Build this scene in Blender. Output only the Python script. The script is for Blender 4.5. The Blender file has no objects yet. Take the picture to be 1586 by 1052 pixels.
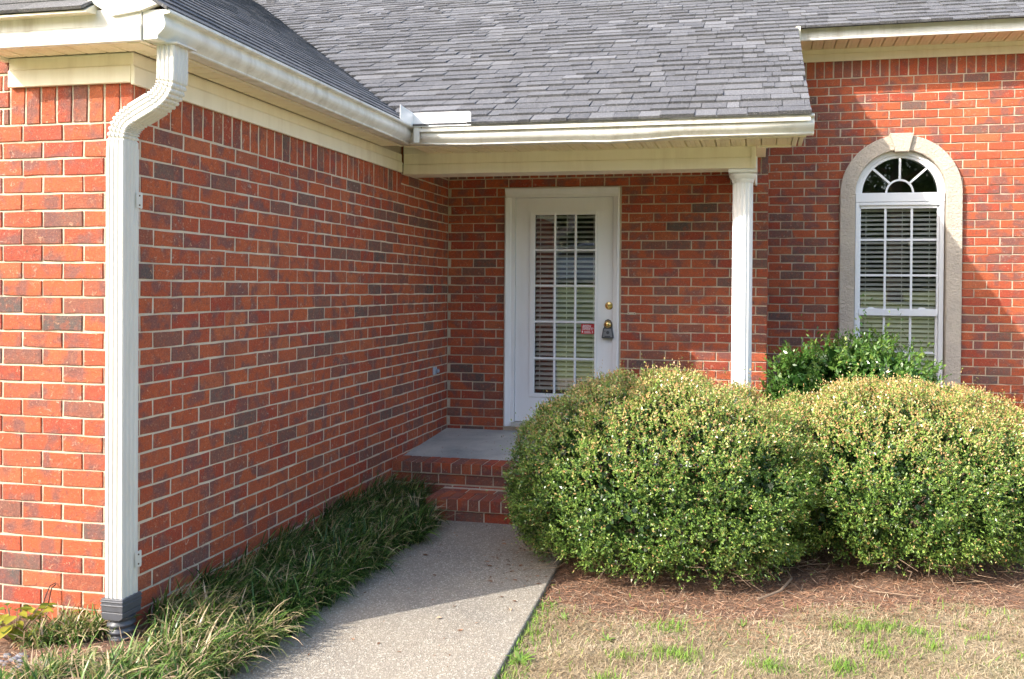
import bpy, math, random
import numpy as np
from mathutils import Vector, Matrix
SC = bpy.context.scene
COL = SC.collection
rng = np.random.default_rng(7)
random.seed(7)

# ------------------------------------------------------------------ camera, sky, sun, exposure
CAM = Vector((2.604, -3.2763, 1.5035))
R_ = Vector((0.97961624, 0.20073028, 0.00770619))
U_ = Vector((-0.00936453, 0.00731328, 0.99992941))
F_ = Vector((-0.20065975, 0.97961925, -0.00904395))
FPX = 1357.53
cd = bpy.data.cameras.new('camera')
cam = bpy.data.objects.new('camera', cd); COL.objects.link(cam)
cam.matrix_world = Matrix(((R_.x, U_.x, -F_.x, CAM.x), (R_.y, U_.y, -F_.y, CAM.y), (R_.z, U_.z, -F_.z, CAM.z), (0, 0, 0, 1)))
cd.sensor_width = 36; cd.lens = FPX / 1586 * 36
cd.shift_x = -0.06404; cd.shift_y = -0.04214
cd.clip_end = 500; cd.clip_start = .05
SC.camera = cam

def project(p):
    d = Vector(p) - CAM; z = d.dot(F_)
    if z < .05: return None
    return (793 + 101.57 + FPX * d.dot(R_) / z, 526 - 66.84 - FPX * d.dot(U_) / z, z)

SUN_DIR = Vector((1.04, 1.0, -1.0)).normalized()
w = bpy.data.worlds.new('World'); SC.world = w; w.use_nodes = True
nt = w.node_tree; bg = nt.nodes['Background']
sky = nt.nodes.new('ShaderNodeTexSky'); sky.sky_type = 'NISHITA'; sky.sun_disc = False
sky.sun_elevation = math.asin(-SUN_DIR.z); sky.sun_rotation = math.radians(225)
sky.air_density = 1.0; sky.dust_density = 3.0; sky.ozone_density = 1.0
nt.links.new(sky.outputs[0], bg.inputs[0]); bg.inputs[1].default_value = 0.15
sd = bpy.data.lights.new('sun', 'SUN'); sun = bpy.data.objects.new('sun', sd); COL.objects.link(sun)
sun.rotation_euler = SUN_DIR.to_track_quat('-Z', 'Y').to_euler(); sun.location = (-8, -8, 9)
sd.energy = 2.05; sd.angle = math.radians(.4); sd.color = (1.0, .95, .87)
SC.view_settings.view_transform = 'Standard'; SC.view_settings.look = 'None'
SC.view_settings.gamma = 1; SC.view_settings.use_curve_mapping = False
SC.view_settings.exposure = 1.73
SC.render.engine = 'CYCLES'

# ------------------------------------------------------------------ materials
def mat(name):
    m = bpy.data.materials.new(name); m.use_nodes = True
    n = m.node_tree.nodes; b = n['Principled BSDF']
    return m, n, m.node_tree.links, b

def N(n, t, **kw):
    o = n.new(t)
    for k, v in kw.items():
        if k in o.inputs.keys(): o.inputs[k].default_value = v
        else: setattr(o, k, v)
    return o

def ramp(n, stops, interp='LINEAR'):
    r = n.new('ShaderNodeValToRGB'); r.color_ramp.interpolation = interp
    e = r.color_ramp.elements
    while len(e) < len(stops): e.new(.5)
    for i, (p, c) in enumerate(stops):
        e[i].position = p; e[i].color = (*c, 1)
    return r

def mixc(n, l, fac, a, b, blend='MIX'):
    m = n.new('ShaderNodeMix'); m.data_type = 'RGBA'; m.blend_type = blend
    for sock, v in ((m.inputs[0], fac), (m.inputs[6], a), (m.inputs[7], b)):
        if hasattr(v, 'is_output'): l.new(v, sock)
        elif isinstance(v, tuple): sock.default_value = (*v, 1)
        else: sock.default_value = v
    return m.outputs[2]

def noise(n, l, scale, detail=3, rough=.55, vec=None, dist=0):
    t = N(n, 'ShaderNodeTexNoise', Scale=scale, Detail=detail, Roughness=rough, Distortion=dist)
    if vec is not None: l.new(vec, t.inputs['Vector'])
    return t

def bump(n, l, b, h, strength=.4, dist=.004):
    bp = N(n, 'ShaderNodeBump', Strength=strength, Distance=dist)
    l.new(h, bp.inputs['Height']); l.new(bp.outputs[0], b.inputs['Normal'])

def pos(n): return n.new('ShaderNodeNewGeometry').outputs['Position']

def maprange(n, l, v, a, b, c=0., d=1.):
    m = N(n, 'ShaderNodeMapRange'); l.new(v, m.inputs[0])
    for i, x in enumerate((a, b, c, d)): m.inputs[i + 1].default_value = x
    return m.outputs[0]

def make_brick():
    m, n, l, b = mat('brick_clay')
    at = N(n, 'ShaderNodeAttribute', attribute_name='tint')
    rp = ramp(n, [(0, (.52, .092, .030)), (.25, (.62, .135, .038)), (.5, (.47, .068, .028)), (.68, (.64, .165, .055)),
                  (.78, (.38, .098, .050)), (.88, (.25, .120, .088)), (.94, (.18, .120, .10)), (1, (.10, .095, .09))])
    l.new(at.outputs['Fac'], rp.inputs[0])
    p = pos(n)
    n1 = noise(n, l, 8.5, 2, .5, p)
    m1 = maprange(n, l, n1.outputs[0], .50, .62)
    mm = N(n, 'ShaderNodeMath', operation='MULTIPLY'); l.new(m1, mm.inputs[0]); mm.inputs[1].default_value = .85
    c = mixc(n, l, mm.outputs[0], rp.outputs[0], (.215, .095, .085))
    n2 = noise(n, l, 16, 4, .6, p, .8)
    c = mixc(n, l, maprange(n, l, n2.outputs[0], .62, .76, 0, .55), c, (.58, .26, .11))
    n10 = noise(n, l, 26, 4, .7, p, .4)
    c = mixc(n, l, maprange(n, l, n10.outputs[0], .50, .64, 0, .55), c, (.46, .105, .045))
    n11 = noise(n, l, 30, 4, .7, p, 1.)
    c = mixc(n, l, maprange(n, l, n11.outputs[0], .54, .66, 0, .55), c, (.16, .075, .065))
    n3 = noise(n, l, 150, 4, .85, p)
    c = mixc(n, l, maprange(n, l, n3.outputs[0], .50, .66, 0, .75), c, (.13, .050, .040))
    n6 = noise(n, l, 125, 4, .85, pos(n), .5)
    c = mixc(n, l, maprange(n, l, n6.outputs[0], .55, .66, 0, .42), c, (.78, .36, .22))
    n4 = noise(n, l, 48, 3, .65, p, 1.6)
    c = mixc(n, l, maprange(n, l, n4.outputs[0], .62, .70, 0, .75), c, (.74, .42, .26))
    n5 = noise(n, l, 70, 3, .6, p)
    c = mixc(n, l, maprange(n, l, n5.outputs[0], .3, .7, 0, .45), c, mixc(n, l, .5, c, (.12, .03, .02)))
    n7 = noise(n, l, 1.3, 4, .6, p); c = mixc(n, l, maprange(n, l, n7.outputs[0], .35, .65, 0, .28), c, mixc(n, l, 1.0, c, (.62, .60, .60), 'MULTIPLY'))
    n8 = noise(n, l, 34, 4, .7, p, .6); n9 = noise(n, l, 2.1, 2, .5, p)
    mk = N(n, 'ShaderNodeMath', operation='MULTIPLY'); l.new(maprange(n, l, n8.outputs[0], .60, .68), mk.inputs[0]); l.new(maprange(n, l, n9.outputs[0], .48, .62, 0, .7), mk.inputs[1])
    c = mixc(n, l, mk.outputs[0], c, (.58, .44, .34))
    l.new(c, b.inputs['Base Color']); b.inputs['Roughness'].default_value = .82
    ad = N(n, 'ShaderNodeMath', operation='ADD'); l.new(n3.outputs[0], ad.inputs[0]); l.new(n4.outputs[0], ad.inputs[1])
    bump(n, l, b, ad.outputs[0], .8, .006)
    return m
BRICK = make_brick()

def simple(name, col, rough=.6, var=.0, scale=30, bmp=0, bscale=None, dark=None, metallic=0, lo=.45, hi=.7):
    m, n, l, b = mat(name)
    p = pos(n)
    c = None
    if dark is not None:
        t = noise(n, l, scale, 5, .6, p)
        c = mixc(n, l, maprange(n, l, t.outputs[0], lo, hi, 0, var), col, dark)
        l.new(c, b.inputs['Base Color'])
    else: b.inputs['Base Color'].default_value = (*col, 1)
    b.inputs['Roughness'].default_value = rough; b.inputs['Metallic'].default_value = metallic
    if bmp:
        t2 = noise(n, l, bscale or scale, 4, .6, p); bump(n, l, b, t2.outputs[0], bmp, .004)
    return m

def make_mortar():
    m, n, l, b = mat('mortar')
    p = pos(n)
    a = noise(n, l, 5, 4, .6, p); c = mixc(n, l, maprange(n, l, a.outputs[0], .35, .7), (.74, .62, .47), (.56, .47, .36))
    g = noise(n, l, 350, 2, .6, p); c = mixc(n, l, maprange(n, l, g.outputs[0], .5, .7, 0, .5), c, (.22, .17, .12))
    l.new(c, b.inputs['Base Color']); b.inputs['Roughness'].default_value = .95
    g2 = noise(n, l, 110, 4, .7, p); bump(n, l, b, g2.outputs[0], .9, .006)
    return m
MORTAR = make_mortar()

def make_white(name, col, dirt, dcol, rough=.35, stretch=(1, 1, .12)):
    m, n, l, b = mat(name)
    mp = N(n, 'ShaderNodeMapping'); l.new(pos(n), mp.inputs[0]); mp.inputs['Scale'].default_value = stretch
    t = noise(n, l, 14, 5, .65, mp.outputs[0]); t2 = noise(n, l, 3, 3, .5, pos(n))
    mul = N(n, 'ShaderNodeMath', operation='MULTIPLY'); l.new(maprange(n, l, t.outputs[0], .42, .75), mul.inputs[0])
    l.new(maprange(n, l, t2.outputs[0], .30, .60), mul.inputs[1])
    mu = N(n, 'ShaderNodeMath', operation='MULTIPLY'); l.new(mul.outputs[0], mu.inputs[0]); mu.inputs[1].default_value = dirt
    c = mixc(n, l, mu.outputs[0], col, dcol)
    l.new(c, b.inputs['Base Color'])
    l.new(maprange(n, l, t.outputs[0], .3, .7, rough, rough + .18), b.inputs['Roughness'])
    g = noise(n, l, 90, 2, .5, pos(n)); bump(n, l, b, g.outputs[0], .06, .002)
    return m
GUTTER = make_white('gutter_paint', (.78, .76, .70), .65, (.36, .30, .21))
TRIM = make_white('trim_vinyl', (.86, .79, .62), .35, (.55, .44, .28), .45)
SOFFIT = make_white('soffit_vinyl', (.86, .76, .54), .3, (.50, .38, .2), .5)
WHITE = make_white('white_paint', (.87, .87, .88), .25, (.55, .53, .50))
DSPOUT = make_white('downspout_paint', (.66, .64, .59), .6, (.50, .45, .36))
VINYLW = make_white('window_vinyl', (.82, .83, .85), .15, (.6, .6, .6))
COLUMNM = make_white('column_paint', (.82, .82, .82), .15, (.55, .52, .46))
FLASH = simple('flashing_white', (.85, .85, .85), .4)

def make_stucco():
    m, n, l, b = mat('stucco')
    p = pos(n)
    t = noise(n, l, 4, 5, .6, p); c = mixc(n, l, maprange(n, l, t.outputs[0], .35, .7), (.68, .59, .48), (.57, .49, .41))
    g = noise(n, l, 130, 3, .6, p); c = mixc(n, l, maprange(n, l, g.outputs[0], .56, .72, 0, .4), c, (.33, .27, .22))
    l.new(c, b.inputs['Base Color']); b.inputs['Roughness'].default_value = .95
    g2 = noise(n, l, 48, 4, .7, p); bump(n, l, b, g2.outputs[0], 1., .02)
    return m
STUCCO = make_stucco()

def make_shingle():
    m, n, l, b = mat('asphalt_shingle')
    at = N(n, 'ShaderNodeAttribute', attribute_name='tint')
    rp = ramp(n, [(0, (.068, .069, .078)), (.4, (.092, .093, .102)), (.7, (.118, .119, .128)), (.85, (.165, .166, .176)), (1, (.23, .23, .245))])
    l.new(at.outputs['Fac'], rp.inputs[0]); p = pos(n)
    g = noise(n, l, 150, 3, .85, p); c = mixc(n, l, maprange(n, l, g.outputs[0], .42, .6, 0, .7), rp.outputs[0], (.05, .05, .053))
    g1 = noise(n, l, 140, 3, .8, p, .4); c = mixc(n, l, maprange(n, l, g1.outputs[0], .53, .66, 0, .75), c, (.40, .39, .39))
    t = noise(n, l, 2.2, 4, .6, p); c = mixc(n, l, maprange(n, l, t.outputs[0], .5, .75, 0, .35), c, (.10, .095, .085))
    l.new(c, b.inputs['Base Color']); b.inputs['Roughness'].default_value = .95
    bump(n, l, b, g.outputs[0], .6, .003)
    return m
SHINGLE = make_shingle()
SHDARK = simple('roof_felt', (.04, .04, .045), .95)

def make_concrete(name, c1, c2, grain, gcol, lite, scale=160):
    m, n, l, b = mat(name)
    p = pos(n)
    t = noise(n, l, 1.8, 6, .6, p, .3); c = mixc(n, l, maprange(n, l, t.outputs[0], .36, .66), c1, c2)
    t3 = noise(n, l, 14, 5, .7, p); c = mixc(n, l, maprange(n, l, t3.outputs[0], .55, .8, 0, .4), c, gcol)
    v = N(n, 'ShaderNodeTexVoronoi', Scale=scale); l.new(p, v.inputs['Vector'])
    hs = N(n, 'ShaderNodeSeparateColor'); l.new(v.outputs['Color'], hs.inputs[0])
    c = mixc(n, l, maprange(n, l, hs.outputs[0], .25, 1., 0, grain), c, gcol)
    c = mixc(n, l, maprange(n, l, hs.outputs[1], .72, .95, 0, grain * 1.2), c, lite)
    l.new(c, b.inputs['Base Color']); b.inputs['Roughness'].default_value = .9
    bump(n, l, b, v.outputs['Distance'], .5, .004)
    return m
CONC = make_concrete('aggregate_concrete', (.345, .30, .232), (.27, .243, .20), .55, (.19, .155, .125), (.62, .57, .48))
SLAB = make_concrete('porch_concrete', (.62, .62, .56), (.30, .33, .33), .14, (.25, .25, .24), (.66, .65, .60), 260)

def make_soil():
    m, n, l, b = mat('soil_and_thatch')
    p = pos(n); at = N(n, 'ShaderNodeAttribute', attribute_name='tint')
    t = noise(n, l, 22, 6, .7, p); soil = mixc(n, l, t.outputs[0], (.30, .17, .11), (.12, .075, .05))
    t2 = noise(n, l, 60, 5, .7, p); th = mixc(n, l, maprange(n, l, t2.outputs[0], .35, .65), (.46, .37, .23), (.27, .20, .12))
    g = noise(n, l, 1.1, 4, .6, p); th = mixc(n, l, maprange(n, l, g.outputs[0], .52, .68, 0, .7), th, (.13, .19, .05))
    far = mixc(n, l, t2.outputs[0], (.22, .29, .06), (.38, .38, .15))
    c = mixc(n, l, maprange(n, l, at.outputs['Fac'], 0, 1), soil, th)
    c = mixc(n, l, maprange(n, l, at.outputs['Fac'], 1, 2), c, far)
    l.new(c, b.inputs['Base Color']); b.inputs['Roughness'].default_value = 1
    bump(n, l, b, t2.outputs[0], .9, .02)
    return m
SOIL = make_soil()

def make_leaf(name, stops, rough=.4, trans=.3, spec=.4):
    m, n, l, b = mat(name)
    at = N(n, 'ShaderNodeAttribute', attribute_name='tint'); rp = ramp(n, stops); l.new(at.outputs['Fac'], rp.inputs[0])
    l.new(rp.outputs[0], b.inputs['Base Color']); b.inputs['Roughness'].default_value = rough
    b.inputs['Specular IOR Level'].default_value = spec
    tr = n.new('ShaderNodeBsdfTranslucent'); l.new(rp.outputs[0], tr.inputs[0])
    mx = n.new('ShaderNodeMixShader'); mx.inputs[0].default_value = trans
    l.new(b.outputs[0], mx.inputs[1]); l.new(tr.outputs[0], mx.inputs[2])
    l.new(mx.outputs[0], n['Material Output'].inputs[0])
    return m
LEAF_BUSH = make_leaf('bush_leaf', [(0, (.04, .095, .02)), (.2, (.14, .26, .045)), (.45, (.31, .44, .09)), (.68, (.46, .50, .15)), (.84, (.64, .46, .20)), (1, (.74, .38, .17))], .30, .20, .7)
LEAF_HOLLY = make_leaf('glossy_leaf', [(0, (.05, .13, .025)), (.5, (.13, .27, .05)), (1, (.34, .44, .10))], .25, .3, .6)
LEAF_LIR = make_leaf('strap_leaf', [(0, (.025, .065, .018)), (.35, (.065, .15, .03)), (.6, (.18, .30, .06)), (.78, (.40, .42, .15)), (1, (.60, .44, .30))], .35)
LEAF_GRASS = make_leaf('grass_blade', [(0, (.30, .22, .13)), (.35, (.54, .43, .28)), (.6, (.70, .58, .41)), (.7, (.28, .38, .07)), (1, (.16, .34, .05))], .7, .3, .2)
STRAW = make_leaf('pine_straw', [(0, (.16, .08, .045)), (.4, (.38, .19, .11)), (.7, (.50, .32, .20)), (1, (.66, .54, .40))], .8, .05, .2)
LEAF_TREE = make_leaf('tree_leaf', [(0, (.02, .05, .012)), (1, (.09, .14, .03))], .5, .2)
LEAF_YEL = make_leaf('yellow_green_leaf', [(0, (.06, .12, .02)), (.5, (.22, .28, .03)), (1, (.42, .38, .05))], .45, .35)
BARK = simple('bark', (.20, .14, .10), .95, .8, 40, .8, 60, (.09, .065, .05))
TWIG = simple('twig', (.30, .21, .14), .9, .6, 50, 0, None, (.14, .09, .06))
BRASS = simple('brass', (.72, .52, .22), .22, metallic=1)
STEEL = simple('lockbox_metal', (.06, .065, .075), .45, .5, 60, 0, None, (.10, .10, .11), metallic=.4)
LSTEEL = simple('lockbox_face', (.22, .225, .24), .5, metallic=.3)
BLACK = simple('black_plastic', (.015, .015, .018), .45)
GRAYP = simple('gray_corrugated_plastic', (.085, .09, .105), .4, .4, 30, 0, None, (.05, .05, .05))
RED = simple('red_print', (.55, .02, .03), .4)
PRINT = simple('white_print', (.85, .80, .82), .5)
BLINDM = simple('blind_slat', (.90, .87, .79), .4)
STONE = simple('gravel_stone', (.20, .20, .22), .9, .8, 25, .5, 80, (.11, .10, .10))
DARKROOM = simple('unlit_interior', (.10, .075, .055), .9)  # dark colour stands in for the unlit rooms behind the panes
ASPHALT = simple('street_asphalt', (.055, .055, .058), .9, .5, 30, .3, 80, (.035, .035, .036))
RUBBER = simple('rubber', (.02, .02, .02), .8)
CARPAINT = simple('car_paint', (.45, .50, .60), .25, metallic=.6)
CARGLASS = simple('car_glass', (.01, .012, .015), .05)

def make_glass():
    m, n, l, b = mat('window_glass')
    n.remove(b)
    tr = n.new('ShaderNodeBsdfTransparent'); tr.inputs[0].default_value = (.96, .97, .97, 1)
    gl = n.new('ShaderNodeBsdfGlossy'); gl.inputs['Roughness'].default_value = .015; gl.inputs[0].default_value = (.95, .97, 1, 1)
    fr = N(n, 'ShaderNodeFresnel', IOR=1.55)
    t = noise(n, l, 2.5, 2, .5, pos(n)); bp = N(n, 'ShaderNodeBump', Strength=.05, Distance=.01); l.new(t.outputs[0], bp.inputs['Height'])
    l.new(bp.outputs[0], gl.inputs['Normal'])
    f = maprange(n, l, fr.outputs[0], 0, 1, .025, 1.)
    mx = n.new('ShaderNodeMixShader'); l.new(f, mx.inputs[0]); l.new(tr.outputs[0], mx.inputs[1]); l.new(gl.outputs[0], mx.inputs[2])
    l.new(mx.outputs[0], n['Material Output'].inputs[0])
    return m
GLASS = make_glass()

# ------------------------------------------------------------------ object helpers
def pinv(p): return (Matrix.Translation(p.location) @ p.rotation_euler.to_matrix().to_4x4()).inverted()
def link(o, parent=None, loc=None):
    COL.objects.link(o)
    if parent is not None: o.parent = parent
    if loc is not None: o.location = loc
    return o

def tag(o, label=None, cat=None, group=None, kind=None):
    if label: o['label'] = label
    if cat: o['category'] = cat
    if group: o['group'] = group
    if kind: o['kind'] = kind
    return o

def root(name, loc, label, cat, group=None):
    return tag(link(bpy.data.objects.new(name, None), None, loc), label, cat, group)

def smooth(me, ang=35):
    for p in me.polygons: p.use_smooth = True
    try: me.set_sharp_from_angle(angle=math.radians(ang))
    except Exception: pass

class MB:
    def __init__(s): s.v = []; s.f = []; s.t = []
    def add(s, vs, fs, tint=0.):
        o = len(s.v); s.v += [tuple(x) for x in vs]; s.f += [tuple(i + o for i in f) for f in fs]; s.t += [tint] * len(fs)
    def box(s, x0, x1, y0, y1, z0, z1, tint=0.):
        s.add([(x0, y0, z0), (x1, y0, z0), (x1, y1, z0), (x0, y1, z0), (x0, y0, z1), (x1, y0, z1), (x1, y1, z1), (x0, y1, z1)],
              [(0, 3, 2, 1), (4, 5, 6, 7), (0, 1, 5, 4), (1, 2, 6, 5), (2, 3, 7, 6), (3, 0, 4, 7)], tint)
        return s
    def prism(s, poly, a, b, axis='y', tint=0.):
        """2-D outline extruded from a to b; axis y: poly is (x,z); axis x: poly is (y,z); axis z: poly is (x,y)"""
        f = {'y': lambda p, t: (p[0], t, p[1]), 'x': lambda p, t: (t, p[0], p[1]), 'z': lambda p, t: (p[0], p[1], t)}[axis]
        n = len(poly)
        s.add([f(p, a) for p in poly] + [f(p, b) for p in poly],
              [tuple(range(n)), tuple(range(2 * n - 1, n - 1, -1))] + [(i, i + n, (i + 1) % n + n, (i + 1) % n) for i in range(n)], tint)
        return s
    def tube(s, pts, r, n=8, tint=0., cap=True):
        pts = [Vector(p) for p in pts]; rs = r if isinstance(r, (list, tuple)) else [r] * len(pts)
        prev = None; rings = []
        for i, p in enumerate(pts):
            d = (pts[min(i + 1, len(pts) - 1)] - pts[max(i - 1, 0)]).normalized()
            a = prev if prev is not None else (Vector((0, 0, 1)) if abs(d.z) < .9 else Vector((1, 0, 0)))
            a = (a - d * a.dot(d)).normalized(); b = d.cross(a); prev = a
            rings.append([p + (a * math.cos(2 * math.pi * k / n) + b * math.sin(2 * math.pi * k / n)) * rs[i] for k in range(n)])
        vs = [v for rg in rings for v in rg]
        fs = [(i * n + k, i * n + (k + 1) % n, (i + 1) * n + (k + 1) % n, (i + 1) * n + k) for i in range(len(pts) - 1) for k in range(n)]
        if cap: fs += [tuple(range(n - 1, -1, -1)), tuple((len(pts) - 1) * n + k for k in range(n))]
        s.add(vs, fs, tint); return s
    def lathe(s, prof, n=24, axis='z', c=(0, 0, 0), tint=0.):
        vs = []
        for (r, h) in prof:
            for k in range(n):
                a = 2 * math.pi * k / n; x, y = r * math.cos(a), r * math.sin(a)
                vs.append((c[0] + x, c[1] + y, c[2] + h) if axis == 'z' else (c[0] + x, c[1] - h, c[2] + y) if axis == 'y' else (c[0] + h, c[1] + x, c[2] + y))
        m = len(prof)
        fs = [(i * n + k, i * n + (k + 1) % n, (i + 1) * n + (k + 1) % n, (i + 1) * n + k) for i in range(m - 1) for k in range(n)]
        fs += [tuple(range(n - 1, -1, -1)), tuple((m - 1) * n + k for k in range(n))]
        s.add(vs, fs, tint); return s
    def mesh(s, name, material):
        me = bpy.data.meshes.new(name); me.from_pydata(s.v, [], s.f); me.materials.append(material)
        a = me.attributes.new('tint', 'FLOAT', 'FACE'); a.data.foreach_set('value', s.t)
        me.validate(); me.update(); return me
    def obj(s, name, material, parent=None, loc=None, bevel=0, sm=0, recalc=True):
        me = s.mesh(name, material)
        if recalc:
            import bmesh
            b = bmesh.new(); b.from_mesh(me); bmesh.ops.recalc_face_normals(b, faces=b.faces); b.to_mesh(me); b.free()
        if sm: smooth(me, sm)
        o = link(bpy.data.objects.new(name, me), parent, loc)
        if bevel:
            md = o.modifiers.new('bevel', 'BEVEL'); md.width = bevel; md.segments = 2; md.limit_method = 'ANGLE'; md.angle_limit = math.radians(40)
        return o

def np_mesh(name, V, F, T, material, sm=False):
    """V (n,3); F (m,k) faces of k corners; T per-face tint"""
    me = bpy.data.meshes.new(name)
    m, k = F.shape
    me.vertices.add(len(V)); me.vertices.foreach_set('co', np.ascontiguousarray(V, dtype=np.float32).ravel())
    me.loops.add(m * k); me.loops.foreach_set('vertex_index', np.ascontiguousarray(F, dtype=np.int32).ravel())
    me.polygons.add(m); me.polygons.foreach_set('loop_start', np.arange(0, m * k, k, dtype=np.int32))
    a = me.attributes.new('tint', 'FLOAT', 'FACE'); a.data.foreach_set('value', np.ascontiguousarray(T, dtype=np.float32))
    me.update(calc_edges=True); me.materials.append(material)
    if sm: me.polygons.foreach_set('use_smooth', np.ones(m, dtype=bool))
    return me

# ------------------------------------------------------------------ ground, path, porch floor, street
def soil_z(x, y):
    left = np.clip((.62 - x) / .6, 0, 1)
    z = -.105 + left * .14
    z = z + np.where(y < -5.5, np.clip((-5.5 - y) * .16, 0, 1.6), 0)
    z = z + .012 * np.sin(x * 3.1 + 1) * np.cos(y * 2.7) * (x > 1.6)
    return z
def lawn_edge(x): return 1.10 + .10 * np.sin(x * 2.3) + .28 * np.clip(x - 2.6, 0, 3) + .04 * np.sin(x * 9)
def make_ground():
    xs = np.unique(np.concatenate([np.linspace(-60, -4, 15), np.linspace(-4, 6, 90), np.linspace(6, 60, 15)]))
    ys = np.unique(np.concatenate([np.linspace(-70, -6, 36), np.linspace(-6, 4, 90), np.linspace(4, 60, 12)]))
    X, Y = np.meshgrid(xs, ys); Z = soil_z(X, Y) + rng.normal(0, .003, X.shape) * ((abs(X) < 6) & (abs(Y) < 6))
    V = np.stack([X.ravel(), Y.ravel(), Z.ravel()], 1); nx = len(xs)
    i = np.arange(len(ys) - 1)[:, None] * nx + np.arange(nx - 1)[None, :]
    F = np.stack([i, i + 1, i + nx + 1, i + nx], -1).reshape(-1, 4)
    c = V[F].mean(1)
    T = np.where((c[:, 0] > 1.45) & (c[:, 1] < lawn_edge(c[:, 0])), 1., 0.)
    T = np.where(c[:, 1] < -1.3, 1., T); T = np.where(c[:, 1] < -3.0, 2., T)
    me = np_mesh('ground', V, F, T, SOIL, True)
    tag(link(bpy.data.objects.new('ground', me)), 'reddish soil and tan thatch ground around the house', None, None, 'structure')
make_ground()

PZ = -.08
path = [(.50, 2.40), (.50, -7.5), (2.12, -7.5), (1.575, .12), (1.505, 1.55), (1.47, 2.40)]
MB().prism([(p[0], p[1]) for p in path][::-1], -.19, PZ, 'z').obj('garden_path', CONC, bevel=.008)
tag(bpy.data.objects['garden_path'], 'concrete walkway of exposed aggregate leading to the brick steps', None, None, 'structure')
b = MB(); yb, yf = 3.885, 2.925
b.add([(0, yf, .05), (2.6, yf, .05), (2.6, yb, .05), (0, yb, .05), (0, yf, .234), (2.6, yf, .234), (2.6, yb, .297), (0, yb, .297)],
      [(0, 3, 2, 1), (4, 5, 6, 7), (0, 1, 5, 4), (1, 2, 6, 5), (2, 3, 7, 6), (3, 0, 4, 7)])
tag(b.obj('porch_floor', SLAB), 'weathered bluish grey concrete porch floor in front of the door', None, None, 'structure')
b = MB(); b.box(-60, 60, -24, -17, 1.40, 1.512)
tag(b.obj('street', ASPHALT), 'asphalt street beyond the lawn', None, None, 'structure')

# ------------------------------------------------------------------ bricks
CH = .075; BP = .2056; ZS = 2.2
_bcache = {}
def brick_poly(w, h, seed, depth=.012, wave=.0024):
    r = random.Random(seed); nx = max(1, int(w / .05)); pts = []
    hw, hh = w / 2, h / 2; j = lambda a=wave: r.uniform(-a, a)
    nz = max(1, int(h / .05))
    for i in range(nx): pts.append((-hw + w * i / nx + (j() if i else 0), -hh + j()))
    for i in range(nz): pts.append((hw + j(), -hh + h * i / nz + (j() if i else 0)))
    for i in range(nx): pts.append((hw - w * i / nx + (j() if i else 0), hh + j()))
    for i in range(nz): pts.append((-hw + j(), hh - h * i / nz + (j() if i else 0)))
    n = len(pts); k = .0022
    inner = [(x - math.copysign(k, x) * min(1, abs(x) / hw * 1.2), z - math.copysign(k, z) * min(1, abs(z) / hh * 1.2)) for x, z in pts]
    vs = [(x, 0 + r.uniform(-.0004, .0004), z) for x, z in inner] + [(x, .0022, z) for x, z in pts] + [(x, depth, z) for x, z in pts]
    fs = [tuple(range(n))]
    for a in (0, n):
        fs += [(a + i, a + n + i, a + n + (i + 1) % n, a + (i + 1) % n) for i in range(n)]
    return vs, fs
def tint_pick():
    u = random.random()
    if u < .82: return round(random.uniform(0, .70), 1)
    if u < .965: return round(random.uniform(.72, .93), 2)
    return round(random.uniform(.91, 1.), 2)
def brick_mesh(w, h, tint, var):
    key = (round(w, 3), round(h, 3), tint, var)
    if key not in _bcache:
        vs, fs = brick_poly(w, h, hash((round(w, 3), round(h, 3), var)) & 0xffff)
        m = MB(); m.add(vs, fs, tint); _bcache[key] = m.mesh('brick', BRICK)
    return _bcache[key]

def build_bricks(parent, items, ident, limit=300, minpx=10):
    """items: (u, z, w, h) of brick faces in the wall frame (x=u, y into wall); ident: Matrix of the wall's frame"""
    sc = []
    for (u, z, ww, hh) in items:
        p = project(ident @ Vector((u, 0, z))); s = 0
        if p and -40 < p[0] < 1626 and -40 < p[1] < 1092:
            s = max(ww, hh) * FPX / p[2] * (.6 if abs(ident.col[0][1]) > .5 else 1)
        sc.append(s)
    order = sorted(range(len(items)), key=lambda i: -sc[i])
    single = set(i for i in order[:limit] if sc[i] >= minpx)
    rest = MB()
    for i, (u, z, ww, hh) in enumerate(items):
        t = tint_pick(); var = random.randrange(5)
        jx, jy, jz = random.uniform(-.0012, .0012), random.uniform(-.0018, .0012), random.uniform(-.001, .001)
        rz, ry = random.uniform(-.006, .006), random.uniform(-.007, .007) * min(1, .2 / ww)
        if i in single:
            o = bpy.data.objects.new('brick', brick_mesh(ww, hh, t, var)); link(o, parent)
            o.location = (u + jx, jy, z + jz); o.rotation_euler = (0, ry, rz)
        else:
            vs, fs = brick_poly(ww, hh, random.randrange(9999)); rest.add([(x + u + jx, y + jy, zz + z + jz) for x, y, zz in vs], fs, t)
    if rest.v:
        o = rest.obj('bricks', BRICK, parent, recalc=False); o['kind'] = 'stuff'

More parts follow.
